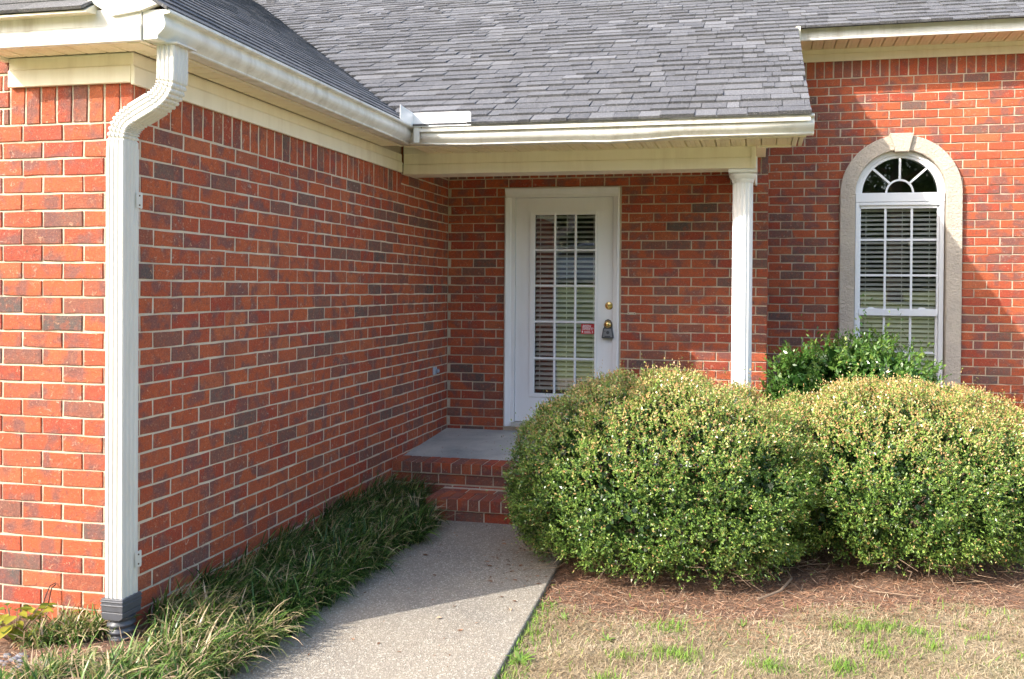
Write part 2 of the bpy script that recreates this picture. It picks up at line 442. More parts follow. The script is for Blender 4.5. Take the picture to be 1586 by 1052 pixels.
def courses(u0, u1, ztop, nrow, joint_even, joint_odd, hole=None, J=.010, minw=.02):
    J = .0100
    out = []
    for k in range(nrow):
        zt = ztop - k * CH; zc = zt - CH / 2
        j0 = joint_even if k % 2 == 0 else joint_odd
        n0 = math.floor((u0 - j0) / BP); edges = [j0 + i * BP for i in range(n0, n0 + int((u1 - u0) / BP) + 3)]
        cuts = [(u0, u1)]
        if hole:
            hs = hole(zc)
            if hs: cuts = [(u0, hs[0]), (hs[1], u1)]
        for a, bb in cuts:
            for e in edges:
                lo, hi = max(e + J / 2, a), min(e + BP - J / 2, bb)
                if hi - lo > minw:
                    if abs((hi - lo) - (BP - J)) < .004: hi = lo + BP - J
                    out.append(((lo + hi) / 2, zc - 0, hi - lo, CH - .0096))
    return out
def soldiers(u0, u1, zb, h=.20, pitch=.0795):
    n = int((u1 - u0) / pitch); out = [(u0 + pitch * (i + .5), zb + h / 2 + .005, pitch - .011, h) for i in range(n)]
    r_ = u1 - u0 - n * pitch
    if r_ > .03: out.append((u1 - r_ / 2, zb + h / 2 + .005, r_ - .006, h))
    return out

D1, D2 = 3.875, 4.887
MR = .0065   # how far the mortar sits behind the brick faces

# left front wall, facing the camera
W1 = root('brick_wall', (0, 0, 0), 'sunlit red brick wall at the far left behind the white downspout', 'wall')
it = courses(-1.6, -.0035, ZS, 31, -.1424, -.2452) + soldiers(-.62, -.0035, ZS) + courses(-1.6, -.625, ZS + 8 * CH, 8, -.1424, -.2452)
build_bricks(W1, it, Matrix.Identity(4))
MB().box(-3.6, -.008, .0048, .20, -.35, 2.9).obj('mortar', MORTAR, W1)
# long side wall, facing right
W2 = root('brick_wall', (0, 0, 0), 'long shaded red brick wall receding from the downspout to the porch', 'wall')
W2.rotation_euler = (0, 0, math.radians(90))
M2 = Matrix.Rotation(math.radians(90), 4, 'Z')
it = courses(.0035, D1 - .004, ZS, 31, .1303, .2507) + soldiers(.0035, 2.87, ZS) + courses(2.86, D1 - .004, ZS + 3 * CH, 3, .2507, .1303)
it += soldiers(2.86, D1, ZS + 3 * CH)
build_bricks(W2, it, M2)
MB().box(.008, 5.2, .0028, .20, -.35, 2.72).obj('mortar', MORTAR, W2)
# porch wall with the door
W3 = root('brick_wall', (0, D1, 0), 'red brick porch wall around the white door', 'wall')
PR = 2.686
hole = lambda z: (.5, 1.504) if z < 2.36 else None
build_bricks(W3, courses(.004, PR - .0035, ZS + 3 * CH, 29, 1.5646, 1.5646 + BP / 2, hole) + soldiers(.004, PR, ZS + 3 * CH), Matrix.Translation((0, D1, 0)))
b = MB()
b.prism([(0, -.3), (.54, -.3), (.54, 2.31), (1.46, 2.31), (1.46, -.3), (PR - .006, -.3), (PR - .006, 2.75), (0, 2.75)], MR, .14)
b.box(PR - .2, PR - .008, .14, D2 - D1, -.3, 2.75)
b.box(.54, 1.46, MR, .14, .1, .335)
b.obj('mortar', MORTAR, W3)
ret = MB()
for (u, z, ww, hh) in courses(.004, D2 - D1, ZS + 3 * CH, 29, .1, .2):
    vs, fs = brick_poly(ww, hh, random.randrange(9999)); ret.add([(PR - y, x + u, zz + z) for x, y, zz in vs], fs, tint_pick())
o = ret.obj('corner_bricks', BRICK, W3); o['kind'] = 'stuff'
# window wall
ZW = 3.4; WX, WZ = 3.832, 2.362
W4 = root('brick_wall', (0, D2, 0), 'tall red brick wall on the right around the arched window, crossed by a diagonal shadow', 'wall')
def whole(z):
    if z > WZ:
        d = .445 ** 2 - (z - WZ) ** 2
        return (WX - math.sqrt(d), WX + math.sqrt(d)) if d > 0 else None
    return (WX - .445, WX + .445) if z > .45 else None
it = courses(2.55, 6.6, ZW, 46, 3.9373, 3.9373 + BP / 2, whole) + soldiers(2.7, 6.6, ZW)
build_bricks(W4, it, Matrix.Translation((0, D2, 0)))
arc = [(WX - .43 * math.cos(math.pi * i / 16), WZ + .43 * math.sin(math.pi * i / 16)) for i in range(17)]
b = MB()
b.prism([(2.3, -.3), (WX - .43, -.3)] + arc[:9] + [(WX, 3.75), (2.3, 3.75)], MR, .16)
b.prism([(WX + .43, -.3), (8.5, -.3), (8.5, 3.75), (WX, 3.75)] + arc[8:], MR, .16)
b.box(WX - .43, WX + .43, MR, .16, -.3, .5)
b.obj('mortar', MORTAR, W4)
# dark rooms behind the openings
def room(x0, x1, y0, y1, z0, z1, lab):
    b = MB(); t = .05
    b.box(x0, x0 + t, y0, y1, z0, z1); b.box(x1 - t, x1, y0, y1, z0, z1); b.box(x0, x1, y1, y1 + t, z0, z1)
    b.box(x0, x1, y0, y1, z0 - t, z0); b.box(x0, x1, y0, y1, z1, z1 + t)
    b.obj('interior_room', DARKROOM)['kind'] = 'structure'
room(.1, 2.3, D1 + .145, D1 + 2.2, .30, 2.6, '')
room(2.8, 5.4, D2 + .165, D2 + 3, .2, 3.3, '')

# ------------------------------------------------------------------ steps
ST = root('brick_steps', (0, 2.715, PZ), 'two red brick steps up to the porch, edged with upright bricks', 'steps')
def step_brick(x0, x1, y0, y1, z0, z1):
    k = .0035; r = random.Random(int(x0 * 1e4) + int(z0 * 1e4) * 7 + int(y0 * 999)); j = lambda: r.uniform(-.0015, .0015)
    t = r.choice([.05, .45, .5, .72, .78, .82, .86, .9]); m = MB()
    V = []
    for z, e in ((z0, 0), (z1 - k, 0), (z1, k)):
        for (x, y) in ((x0 + e, y0 + e), (x1 - e, y0 + e), (x1 - e, y1 - e), (x0 + e, y1 - e)): V.append((x + j(), y + j(), z + (j() if e else 0)))
    F = [(0, 3, 2, 1), (8, 9, 10, 11)]
    for a in (0, 4): F += [(a + i, a + (i + 1) % 4, a + 4 + (i + 1) % 4, a + 4 + i) for i in range(4)]
    c = Vector(((x0 + x1) / 2, (y0 + y1) / 2, (z0 + z1) / 2))
    m.add([Vector(v) - c for v in V], F, t)
    m.obj('brick', BRICK, ST, c - Vector((0, 2.715, PZ)))
p = .0757; i = 0; x = .003
while x < 2.66:
    step_brick(x + .004, x + p - .005, 2.715 + random.uniform(-.002, .003), 2.922, .164, .236 + random.uniform(-.001, .002)); x += p
x = -.05
while x < 2.6: step_brick(max(x, .004), x + BP - .01, 2.728, 2.82, .086, .150); x += BP
x = -.15
while x < 2.6: step_brick(max(x, .004), x + BP - .01, 2.730, 2.82, .010, .074); x += BP
x = .40; p2 = .0765
while x < 2.0:
    step_brick(x + .004, x + p2 - .005, 2.36 + random.uniform(-.003, .003), 2.56, -.006, .070 + random.uniform(-.001, .002)); x += p2
x = .41
while x < 2.0: step_brick(x, x + BP - .01, 2.572, 2.668, .0, .068); x += BP
x = .408
while x < 2.0: step_brick(x, x + BP - .01, 2.372, 2.46, -.082, -.017); x += BP
y = 2.47
while y < 2.70: step_brick(.412, .50, y, min(y + BP, 2.71), -.082, -.017); y += BP + .01
b = MB()
b.box(.001, 2.66, 2.721, 2.924, .155, .230); b.box(.001, 2.66, 2.734, 2.924, -.25, .1549); b.box(.405, 2.0, 2.366, 2.733, -.012, .0635); b.box(.412, 2.0, 2.378, 2.733, -.25, -.0121); b.box(2.02, 2.66, 2.9, 3.9, -.2, .0)
o = b.obj('mortar', MORTAR, ST); o.location = (0, -2.715, -PZ)

# ------------------------------------------------------------------ roofs
EX = .140
def shingle_geo(w, t, thick, r, hgt=EX + .03):
    a = [r.uniform(-.002, .002) for _ in range(4)]
    vs = [(-w / 2 + a[0], a[1] * .8, thick), (w / 2 + a[2], a[3] * .8, thick), (w / 2 - .001, hgt, .0015), (-w / 2 + .001, hgt, .0015),
          (-w / 2 + a[0], a[1] * .8, -.004), (w / 2 + a[2], a[3] * .8, -.004), (w / 2 - .001, hgt, -.004), (-w / 2 + .001, hgt, -.004)]
    return vs, [(0, 1, 2, 3), (4, 5, 1, 0), (5, 6, 2, 1), (7, 4, 0, 3)]
_scache = {}
def lay_shingles(parent, M, rows, x0f, x1f, limit, start=0, thick=(.008, .012, .017, .020)):
    """M maps the roof frame (x along the eave, y up the slope, z out) to the world; x0f/x1f give a row's ends"""
    allsh = []
    r = random.Random(5 + start)
    for k in range(rows):
        a, bnd = x0f(k), x1f(k)
        if bnd - a < .03: continue
        x = a; 
        while x < bnd - .02:
            ww = min(r.choice([.08, .11, .14, .165, .165, .19, .22, .27]), bnd - x)
            tn = r.random(); t = r.choice([.1, .2, .3, .35, .4, .45, .5, .55, .6, .7, .75]) if tn < .90 else r.choice([.8, .85, .9])
            allsh.append((x + ww / 2, k * EX, round(ww - .003, 3), t, r.choice(thick))); x += ww
    sc = []
    for s in allsh:
        p = project(M @ Vector((s[0], s[1], 0)))
        sc.append((s[2] * FPX / p[2]) if p and -10 < p[0] < 1600 and -15 < p[1] < 1060 else 0)
    order = sorted(range(len(allsh)), key=lambda i: -sc[i] / (1 + .12 * allsh[i][1])); single = set(i for i in order[:limit] if sc[i] > 10)
    rest = MB(); R3 = M.to_3x3()
    for i, (x, y, ww, t, th) in enumerate(allsh):
        y += r.uniform(-.0025, .0025)
        if i in single:
            key = (ww, t, th)
            if key not in _scache:
                m = MB(); m.add(*shingle_geo(ww, t, th, r), t); _scache[key] = m.mesh('shingle', SHINGLE)
            o = bpy.data.objects.new('shingle', _scache[key]); COL.objects.link(o); o.parent = parent
            o.matrix_local = pinv(parent) @ (M @ Matrix.Translation((x, y, 0)))
        else:
            vs, fs = shingle_geo(ww, t, th, r); rest.add([M @ Vector((a + x, b + y, c)) for a, b, c in vs], fs, t)
    o = rest.obj('shingles', SHINGLE, parent, recalc=False); o['kind'] = 'stuff'
    o.matrix_local = pinv(parent)

M_SL, EY, EZ = .544, 2.345, 2.603     # main slope, eave line
L_SL, LX, LZ = .63, .292, 2.606       # left slope, eave line
nm = math.hypot(1, M_SL); nl = math.hypot(1, L_SL)
RX = 2.925
RF = root('shingle_roof', (0, EY, EZ), 'large grey asphalt shingle roof slope above the porch and the window wall', 'roof')
RF2 = root('shingle_roof', (LX, 0, LZ), 'left roof slope of dark grey shingles seen edge-on behind the long gutter', 'roof')
Mm = Matrix(((1, 0, 0, 0), (0, 1 / nm, -M_SL / nm, EY), (0, M_SL / nm, 1 / nm, EZ), (0, 0, 0, 1)))
def vx(Y): return LX - (M_SL * (Y - EY) - .003) / L_SL
KM = int((4.53 - EY) * nm / EX)
lay_shingles(RF, Mm, 56, lambda k: vx(EY + k * EX / nm) - .05, lambda k: RX if k < KM else 9., 300)
# left plane frame: x = along +Y, y = up slope (-X), z = out
Ml = Matrix(((0, -1 / nl, L_SL / nl, LX), (1, 0, 0, 0), (0, L_SL / nl, 1 / nl, LZ), (0, 0, 0, 1)))
lay_shingles(RF2, Ml, 34, lambda k: -.185, lambda k: EY + (L_SL * (k * EX / nl)) / M_SL + .05, 200, 3, (.0085, .0095, .0105))
YT = 9.2; ZT = EZ + M_SL * (YT - EY)
b = MB()
sl = lambda y: EZ + M_SL * (y - EY)
b.add([(vx(EY) , EY, EZ - .012), (RX, EY, EZ - .012), (RX, 4.53, sl(4.53) - .012), (9, 4.53, sl(4.53) - .012), (9, YT, ZT - .012), (vx(YT), YT, ZT - .012)], [(0, 1, 2, 3, 4, 5)])
b.add([(-6, YT, ZT - .012), (9, YT, ZT - .012), (9, 15, 2.4), (-6, 15, 2.4)], [(0, 1, 2, 3)])
o = b.obj('roof_deck', SHDARK, RF, recalc=False); o.matrix_local = pinv(RF)
b = MB(); XT = -3.4; ZL = LZ + L_SL * (LX - XT)
b.add([(LX, -.17, LZ - .012), (LX, EY, LZ - .012), (XT, EY + (ZL - LZ) / M_SL, ZL - .012), (XT, -.17, ZL - .012)], [(0, 1, 2, 3)])
b.add([(XT, -.17, ZL - .012), (XT, 9, ZL - .012), (XT - 3.7, 9, LZ - .012), (XT - 3.7, -.17, LZ - .012)], [(0, 1, 2, 3)])
o = b.obj('roof_deck', SHDARK, RF2, recalc=False); o.matrix_local = pinv(RF2)

def part(mb, name, m, parent, **kw):
    o = mb.obj(name, m, parent, **kw); o.matrix_local = pinv(parent); return o

def soffit_planks(parent, axis, a0, a1, b0, b1, z, pitch=.1, n=None, endcut=None):
    """planks with a V groove at each side and two fine ribs; axis = run direction along which they repeat"""
    cnt = int(round((a1 - a0) / pitch))
    for i in range(cnt):
        s = a0 + i * pitch; prof = []
        for (q, dz) in ((.003, .012), (.008, 0), (.032, 0), (.034, .003), (.036, 0), (.064, 0), (.066, .003), (.068, 0), (pitch - .006, 0), (pitch - .001, .012)): prof.append((s + q, z + dz))
        prof += [(s + pitch - .001, z + .016), (s + .003, z + .016)]
        lo, hi = b0, b1
        m = MB()
        if axis == 'x': m.prism(prof, lo, hi, 'y')
        else: m.prism(prof, lo, hi, 'x')
        part(m, 'soffit_plank', SOFFIT, parent)

def frieze_profile(face, z0, z1, out):   # stepped vinyl board: (depth, z)
    zm = z0 + (z1 - z0) * .55
    return [(face, z0), (face + out * .018, z0), (face + out * .018, zm), (face + out * .012, zm + .006), (face + out * .012, z1), (face, z1)]

# main eave over the window wall
soffit_planks(RF, 'x', RX + .03, RX + .03 + 4.0, 4.53, D2 - .002, 3.658)
part(MB().prism(frieze_profile(D2 - .003, 3.55, 3.668, -1), 2.72, 8.5, 'x'), 'frieze_board', TRIM, RF, bevel=.002)
part(MB().prism([(4.535, 3.648), (4.512, 3.648), (4.509, 3.665), (4.514, 3.672), (4.514, 3.752), (4.535, 3.758)], RX + .02, 8.6, 'x'), 'fascia', GUTTER, RF, bevel=.002)
part(MB().box(RX - .02, RX + .02, 4.40, D2, 3.6, 3.74), 'fascia', TRIM, RF, bevel=.002)
# porch soffit, box end and rake trim
soffit_planks(RF, 'x', .22, 2.82, 2.475, 2.838, 2.486)
part(MB().box(2.822, 2.852, 2.46, 2.86, 2.480, 2.60), 'rake_trim', TRIM, RF, bevel=.002)
part(MB().prism([(2.46, 2.482), (2.46, 2.60), (4.53, 3.72), (4.53, 3.60), (2.86, 2.70), (2.86, 2.482)], RX - .06, RX - .035, 'x'), 'rake_board', TRIM, RF)
part(MB().box(.19, 2.9, 2.476, 2.50, 2.478, 2.60), 'fascia', TRIM, RF)
part(MB().prism([(2.357, 2.560), (2.362, 2.560), (2.362, 2.600), (2.48, 2.664), (2.48, 2.668), (2.357, 2.604)], .30, 2.92, 'x'), 'drip_edge', GUTTER, RF)
b = MB(); b.box(2.60, 2.82, 2.84, 2.86, 2.475, 2.72); part(b, 'box_end', TRIM, RF)
b = MB(); b.box(.01, 2.66, 3.05, 3.87, 2.56, 2.58); part(b, 'porch_ceiling', SOFFIT, RF)

# left wing eaves
soffit_planks(RF2, 'y', -.14, 2.46, .026, .179, 2.487)
for i, (x0, x1) in enumerate([(-.61, .18)]): soffit_planks(RF2, 'x', x0, x1 - .09, -.159, -.024, 2.489, .1)
part(MB().prism(frieze_profile(.003, 2.352, 2.487, 1), -.003, 2.84, 'y') if False else MB().prism([(x, z) for x, z in frieze_profile(.002, 2.352, 2.487, 1)], -.02, 2.838, 'y'), 'frieze_board', TRIM, RF2, bevel=.002)
part(MB().prism(frieze_profile(-.002, 2.362, 2.489, -1), -.61, .0, 'x'), 'frieze_board', TRIM, RF2, bevel=.002)
part(MB().box(.155, .179, -.165, 2.47, 2.483, 2.60), 'fascia', TRIM, RF2)
part(MB().prism([(-.160, 2.484), (-.182, 2.484), (-.184, 2.545), (-.178, 2.550), (-.178, 2.616), (-.160, 2.620)], -.61, .176, 'x'), 'fascia', GUTTER, RF2, bevel=.002)
part(MB().box(-.645, -.612, -.182, .0, 2.475, 2.66), 'return_end', TRIM, RF2)
part(MB().box(.10, .154, -.159, -.02, 2.480, 2.488), 'corner_trim', SOFFIT, RF2)
# rake board climbing away to the left above the return, its soffit and the small return roof
part(MB().prism([(.18, 2.600), (.255, 2.622), (XT, ZL + .01), (XT, ZL - .20), (.05, 2.585)], -.190, -.165, 'y'), 'rake_board', GUTTER, RF2, bevel=.002)
part(MB().prism([(.16, 2.602), (XT, ZL - .10), (XT, ZL - .14), (.06, 2.602)], -.164, -.0, 'y'), 'rake_soffit', TRIM, RF2)
Mr = Matrix(((1, 0, 0, 0), (0, .82, -.57, -.243), (0, .57, .82, 2.602), (0, 0, 0, 1)))
for k in range(3):
    x = -.64 - k * .07
    while x < -.05:
        ww = random.choice([.2, .27, .3]); x1 = min(x + ww, -.03)
        m = MB(); vs, fs = shingle_geo(x1 - x - .003, 0, .009, random); m.add([(a + (x + x1) / 2, bb + k * .105, c + .006) for a, bb, c in vs], fs, random.choice([.5, .7, .85]))
        o = m.obj('shingle', SHINGLE, RF2, recalc=False); o.matrix_local = pinv(RF2) @ Mr; x = x1
m = MB(); m.prism([(-.236, 2.592), (-.236, 2.600), (0, 2.765), (0, 2.61), (-.184, 2.598)], -.64, -.03, 'x'); part(m, 'roof_deck', TRIM, RF2)

# ------------------------------------------------------------------ gutters
GP = [(0, .118), (0, 0), (.062, 0), (.066, .004), (.064, .010), (.070, .019), (.086, .032), (.097, .047), (.100, .060), (.096, .076), (.093, .088), (.094, .097), (.117, .099), (.121, .103), (.120, .114), (.112, .117), (.106, .112)]
def gutter_mesh(name, P, path, parent, caps):
    """P(o,z,t) maps profile out/height at station t to the world"""
    n = len(GP); vs = []; fs = []
    for t in path:
        for (o_, z_) in GP: vs.append(P(o_, z_, t))
    for i in range(len(path) - 1):
        for k in range(n - 1): fs.append((i * n + k, i * n + k + 1, (i + 1) * n + k + 1, (i + 1) * n + k))
    m = MB(); m.add(vs, fs); o = part(m, name, GUTTER, parent, sm=40, recalc=False)
    s = o.modifiers.new('thick', 'SOLIDIFY'); s.thickness = .0015; s.offset = 0
    for t in caps:
        m = MB(); m.add([P(o_, z_, t) for (o_, z_) in GP[:15]], [tuple(range(15))]); c = part(m, 'end_cap', GUTTER, parent, recalc=False)
        s = c.modifiers.new('thick', 'SOLIDIFY'); s.thickness = .004; s.offset = 0
GL = root('rain_gutter', (.18, -.172, 2.489), 'long white gutter along the left wing above the side wall', 'gutter')
def PL(o_, z_, t):
    y = t if t < 2.3 else 2.475 - o_
    return (.181 + o_, y, 2.489 + z_)
gutter_mesh('trough', PL, [-.172, 0, .4, .8, 1.2, 1.6, 2.0, 2.32], GL, [-.172])
GR = root('rain_gutter', (.3, 2.475, 2.485), 'white gutter along the porch eave with a slight dip in the middle', 'gutter')
def PRr(o_, z_, t):
    x = t if t > .35 else .181 + o_
    dz = -.004 - .013 * (1 - min(1, max(0, (x - 1.65) / .45))) - (.006 if abs(x - 1.75) < .2 else 0)
    if t <= .35: dz *= 1
    k = min(1, max(0, (x - .3) / .25)) if t > .35 else 0
    return (x, 2.475 - o_, 2.489 + z_ + dz * (k if t > .35 else 0) - 0)
gutter_mesh('trough', PRr, [.3, .46, .7, 1.0, 1.4, 1.62, 1.75, 1.9, 2.1, 2.5, 2.942], GR, [2.942])
m = MB(); m.prism([(.305, 2.487), (.345, 2.487), (.345, 2.598), (.305, 2.598)], 2.351, 2.355, 'y')
part(m, 'corner_strip', GUTTER, GR)
def rivet(x, y, z): m = MB(); m.lathe([(.004, 0), (.004, .002), (.002, .003)], 8, 'y', (x, y, z)); part(m, 'rivet', simple('rivet', (.12, .08, .05), .6) if 'rivet' not in bpy.data.materials else bpy.data.materials['rivet'], GR)
rivet(.36, 2.351, 2.586); rivet(.35, 2.378, 2.515)
SG = root('splash_guard', (.3, 2.35, 2.6), 'bright white splash guard bent round the inside gutter corner', 'splash guard')
def rr(x0, x1, z0, z1, r=.012):
    return [(x0, z0), (x1, z0), (x1, z1 - r), (x1 - r * .3, z1 - r * .3), (x1 - r, z1), (x0, z1)]
part(MB().prism(rr(.302, .712, 2.592, 2.688, .016), 2.348, 2.351, 'y'), 'long_plate', FLASH, SG)
part(MB().prism([(2.128, 2.60), (2.349, 2.60), (2.349, 2.688), (2.128, 2.70)], .2985, .3015, 'x'), 'short_plate', FLASH, SG)

# ------------------------------------------------------------------ downspout
DS = root('downspout', (.005, -.07, 0), 'white fluted downspout with a crimped double bend at the house corner', 'downspout')
def sweep(pts, prof, scales):
    vs = []; fs = []; n = len(prof)
    for i, (x, z) in enumerate(pts):
        a = Vector(pts[max(i - 1, 0)]); c = Vector(pts[min(i + 1, len(pts) - 1)]); d = (c - a).normalized()
        nx, nz = -d.y, d.x          # normal in the xz plane: for d=(0,-1) -> (1,0)
        s = scales[i]
        for (u, v) in prof: vs.append((x + nx * u * s, -.07 + v * s, z + nz * u * s))
    for i in range(len(pts) - 1):
        fs += [(i * n + k, i * n + (k + 1) % n, (i + 1) * n + (k + 1) % n, (i + 1) * n + k) for k in range(n)]
    fs += [tuple(range(n - 1, -1, -1)), tuple((len(pts) - 1) * n + k for k in range(n))]
    return vs, fs
def dprof(w, d, nf):
    out = []
    def side(p0, p1, inward):
        P0, P1 = Vector(p0), Vector(p1); n_ = Vector(inward); L = (P1 - P0).length
        out.append(tuple(P0 + (P1 - P0) * (.004 / L)))
        for k in range(nf):
            c0 = .012 + (L - .024) * (k + .18) / nf; c1 = .012 + (L - .024) * (k + .38) / nf; c2 = .012 + (L - .024) * (k + .62) / nf; c3 = .012 + (L - .024) * (k + .82) / nf
            for c_, h in ((c0, 0), (c1, .0035), (c2, .0035), (c3, 0)): out.append(tuple(P0 + (P1 - P0) * (c_ / L) + n_ * h))
        out.append(tuple(P0 + (P1 - P0) * ((L - .004) / L)))
    side((-w, -d), (w, -d), (0, 1)); side((w, -d), (w, d), (-1, 0)); side((w, d), (-w, d), (0, -1)); side((-w, d), (-w, -d), (1, 0))
    return out
PRF = dprof(.0415, .047, 3)
def bez(p0, p1, p2, p3, n): return [tuple(Vector(p0) * (1 - t) ** 3 + Vector(p1) * 3 * t * (1 - t) ** 2 + Vector(p2) * 3 * t * t * (1 - t) + Vector(p3) * t ** 3) for t in [i / n for i in range(n)]]
cl = bez((.238, 2.37), (.238, 2.30), (.21, 2.275), (.15, 2.245), 26) + bez((.15, 2.245), (.11, 2.225), (.11, 2.225), (.085, 2.212), 4) + bez((.085, 2.212), (.03, 2.185), (.005, 2.165), (.005, 2.085), 26)
elbow = [(.238, 2.488), (.238, 2.42)] + cl + [(.005, 2.085), (.005, 2.06)]
scl = [1, 1] + [1.0 - (.13 if (i % 3 == 2 and (2 < i < 26 or 30 < i < 54)) else 0) for i in range(len(cl))] + [1.0, 1.0]
m = MB(); m.add(*sweep(elbow, PRF, scl)); part(m, 'elbow', DSPOUT, DS, recalc=True)
m = MB(); m.add(*sweep([(.005, 2.075), (.005, 1.2), (.005, .5), (.0055, .40), (.006, .2), (.006, .15)], PRF, [1.03, 1.03, 1.03, 1.03, 1.03, 1.03])); part(m, 'pipe', DSPOUT, DS)
m = MB(); m.box(.19, .30, -.125, -.0, 2.482, 2.489); part(m, 'outlet_flange', DSPOUT, DS)
for z in (1.86, .345):
    m = MB(); m.prism([(-.045, z - .03), (-.012, z - .035), (-.008, z - .03), (-.008, z + .03), (-.012, z + .035), (-.045, z + .03)], .049, .052, 'x'); part(m, 'strap', DSPOUT, DS)
    for dz in (-.02, .02):
        m = MB(); m.lathe([(.004, 0), (.003, .003)], 8, 'x', (.052, -.027, z + dz)); part(m, 'screw', bpy.data.materials['rivet'], DS)
# corrugated adapter at the foot
AD = root('drain_adapter', (.005, -.07, 0), 'dark grey corrugated drain adapter at the foot of the downspout', 'drain adapter')
m = MB(); m.box(-.046, .057, -.127, -.013, .150, .205); m.box(-.049, .060, -.130, -.010, .190, .197); m.box(-.049, .060, -.130, -.010, .174, .181)
m.prism([(-.046, .149), (.057, .149), (.056, .126), (.04, .115), (-.03, .115), (-.044, .126)], -.126, -.014, 'y')
part(m, 'collar', GRAYP, AD, bevel=.004)
prof = []
for i in range(24):
    z = .122 - i * .0072; prof.append((.047 + (.008 if (i // 2) % 2 == 0 else -.003), z))
m = MB(); m.lathe(prof, 28, 'z', (.006, -.07, 0)); part(m, 'corrugated_pipe', GRAYP, AD, sm=60)

# ------------------------------------------------------------------ porch beam and column
PB = root('porch_beam', (0, 2.84, 2.335), 'cream vinyl-clad beam across the front of the porch', 'beam')
part(MB().prism([(2.842, 2.338), (3.04, 2.338), (3.04, 2.60), (2.842, 2.60), (2.842, 2.484), (2.846, 2.484), (2.846, 2.415), (2.840, 2.408), (2.840, 2.338)], .024, 2.585, 'x'), 'beam', TRIM, PB, bevel=.002)
part(MB().prism([(2.834, 2.334), (2.842, 2.334), (2.842, 2.484), (2.834, 2.484)], 2.555, 2.588, 'x'), 'corner_trim', TRIM, PB, bevel=.002)
part(MB().box(2.42, 2.583, 3.042, D1 - .002, 2.338, 2.56), 'side_beam', TRIM, PB, bevel=.002)
part(MB().box(2.583, 2.597, D1 - .07, D1 - .004, 2.33, 2.60), 'end_trim', WHITE, PB)
PC = root('porch_column', (2.5, 2.945, .24), 'white fluted round column at the right end of the porch', 'column')
fl = []
for k in range(14):
    for (da, rr_) in ((0, .070), (.30, .070), (.40, .0655), (.65, .063), (.90, .0655)):
        a = 2 * math.pi * (k + da) / 14; fl.append((2.5 + rr_ * math.cos(a), 2.945 + rr_ * math.sin(a)))
m = MB(); m.prism(fl, .30, 2.262, 'z'); part(m, 'shaft', COLUMNM, PC)
m = MB(); m.lathe([(.073, 2.245), (.075, 2.256), (.080, 2.262), (.076, 2.268), (.084, 2.275), (.094, 2.288), (.096, 2.30), (.088, 2.31)], 40, 'z', (2.5, 2.945, 0))
m.box(2.402, 2.598, 2.848, 3.042, 2.310, 2.336); part(m, 'capital', COLUMNM, PC, bevel=.0025, sm=30)
m = MB(); m.lathe([(.10, .29), (.10, .31), (.09, .325), (.08, .335), (.075, .35)], 40, 'z', (2.5, 2.945, 0)); m.box(2.395, 2.605, 2.84, 3.05, .245, .29); part(m, 'base', COLUMNM, PC, sm=30)

# ------------------------------------------------------------------ door
DR = root('front_door', (1.0, D1, .335), 'white porch door with fifteen small panes and a brass knob', 'door')
y0 = D1
b = MB()
def jamb(x0, x1, sgn):
    # brickmould profile in (x, y)
    b.prism([(x0, y0 - .030), (x0 + sgn * .012, y0 - .036), (x0 + sgn * .022, y0 - .030), (x0 + sgn * .048, y0 - .022), (x0 + sgn * .052, y0 - .014), (x1, y0 - .014), (x1, y0 + .12), (x0, y0 + .12)], .335, 2.262, 'z')
jamb(.515, .600, 1); jamb(1.489, 1.447, -1)
b.prism([(2.344, y0 - .030)[::-1], (y0 - .036, 2.332), (y0 - .030, 2.322), (y0 - .022, 2.296), (y0 - .014, 2.292), (y0 - .014, 2.2635), (y0 + .12, 2.2635), (y0 + .12, 2.344)], .515, 1.489, 'x')
part(b, 'door_frame', WHITE, DR, bevel=.0015)
part(MB().box(.58, 1.46, y0 - .045, y0 + .12, .335, .372), 'threshold', simple('threshold', (.55, .53, .48), .5), DR, bevel=.003)
b = MB(); yd0, yd1 = y0 + .004, y0 + .048
xa, xb, za, zb = .604, 1.444, .378, 2.2605
b.prism([(xa, za), (xb, za), (xb, zb), (xa, zb)], yd0 + .002, yd1) if False else None
b.box(xa, .742, yd0, yd1, za, zb); b.box(1.296, xb, yd0, yd1, za, zb); b.box(.742, 1.296, yd0, yd1, za, .598); b.box(.742, 1.296, yd0, yd1, 2.142, zb)
part(b, 'door_leaf', WHITE, DR)
gx0, gx1, gz0, gz1 = .772, 1.284, .620, 2.118
b = MB()
b.prism([(.728, .588), (1.306, .588), (gx1, gz0), (gx0, gz0)], yd0 - .012, yd0 + .010); b.prism([(.728, 2.148), (gx0, gz1), (gx1, gz1), (1.306, 2.148)], yd0 - .012, yd0 + .010)
b.prism([(.728, .588), (gx0, gz0), (gx0, gz1), (.728, 2.148)], yd0 - .012, yd0 + .010); b.prism([(1.306, .588), (1.306, 2.148), (gx1, gz1), (gx1, gz0)], yd0 - .012, yd0 + .010)
part(b, 'glazing_frame', WHITE, DR, bevel=.002)
mx, mz = [.942, 1.118], [.914, 1.222, 1.524, 1.824]
for x in mx: part(MB().prism([(x - .009, yd0 - .004), (x - .004, yd0 - .009), (x + .004, yd0 - .009), (x + .009, yd0 - .004), (x + .009, yd0 + .012), (x - .009, yd0 + .012)], gz0, gz1, 'z'), 'muntin', WHITE, DR)
for z in mz: part(MB().prism([(yd0 - .003, z - .009), (yd0 - .008, z - .004), (yd0 - .008, z + .004), (yd0 - .003, z + .009), (yd0 + .011, z + .009), (yd0 + .011, z - .009)], gx0, gx1, 'x'), 'muntin', WHITE, DR)
xs_ = [gx0] + mx + [gx1]; zs_ = [gz0] + mz + [gz1]
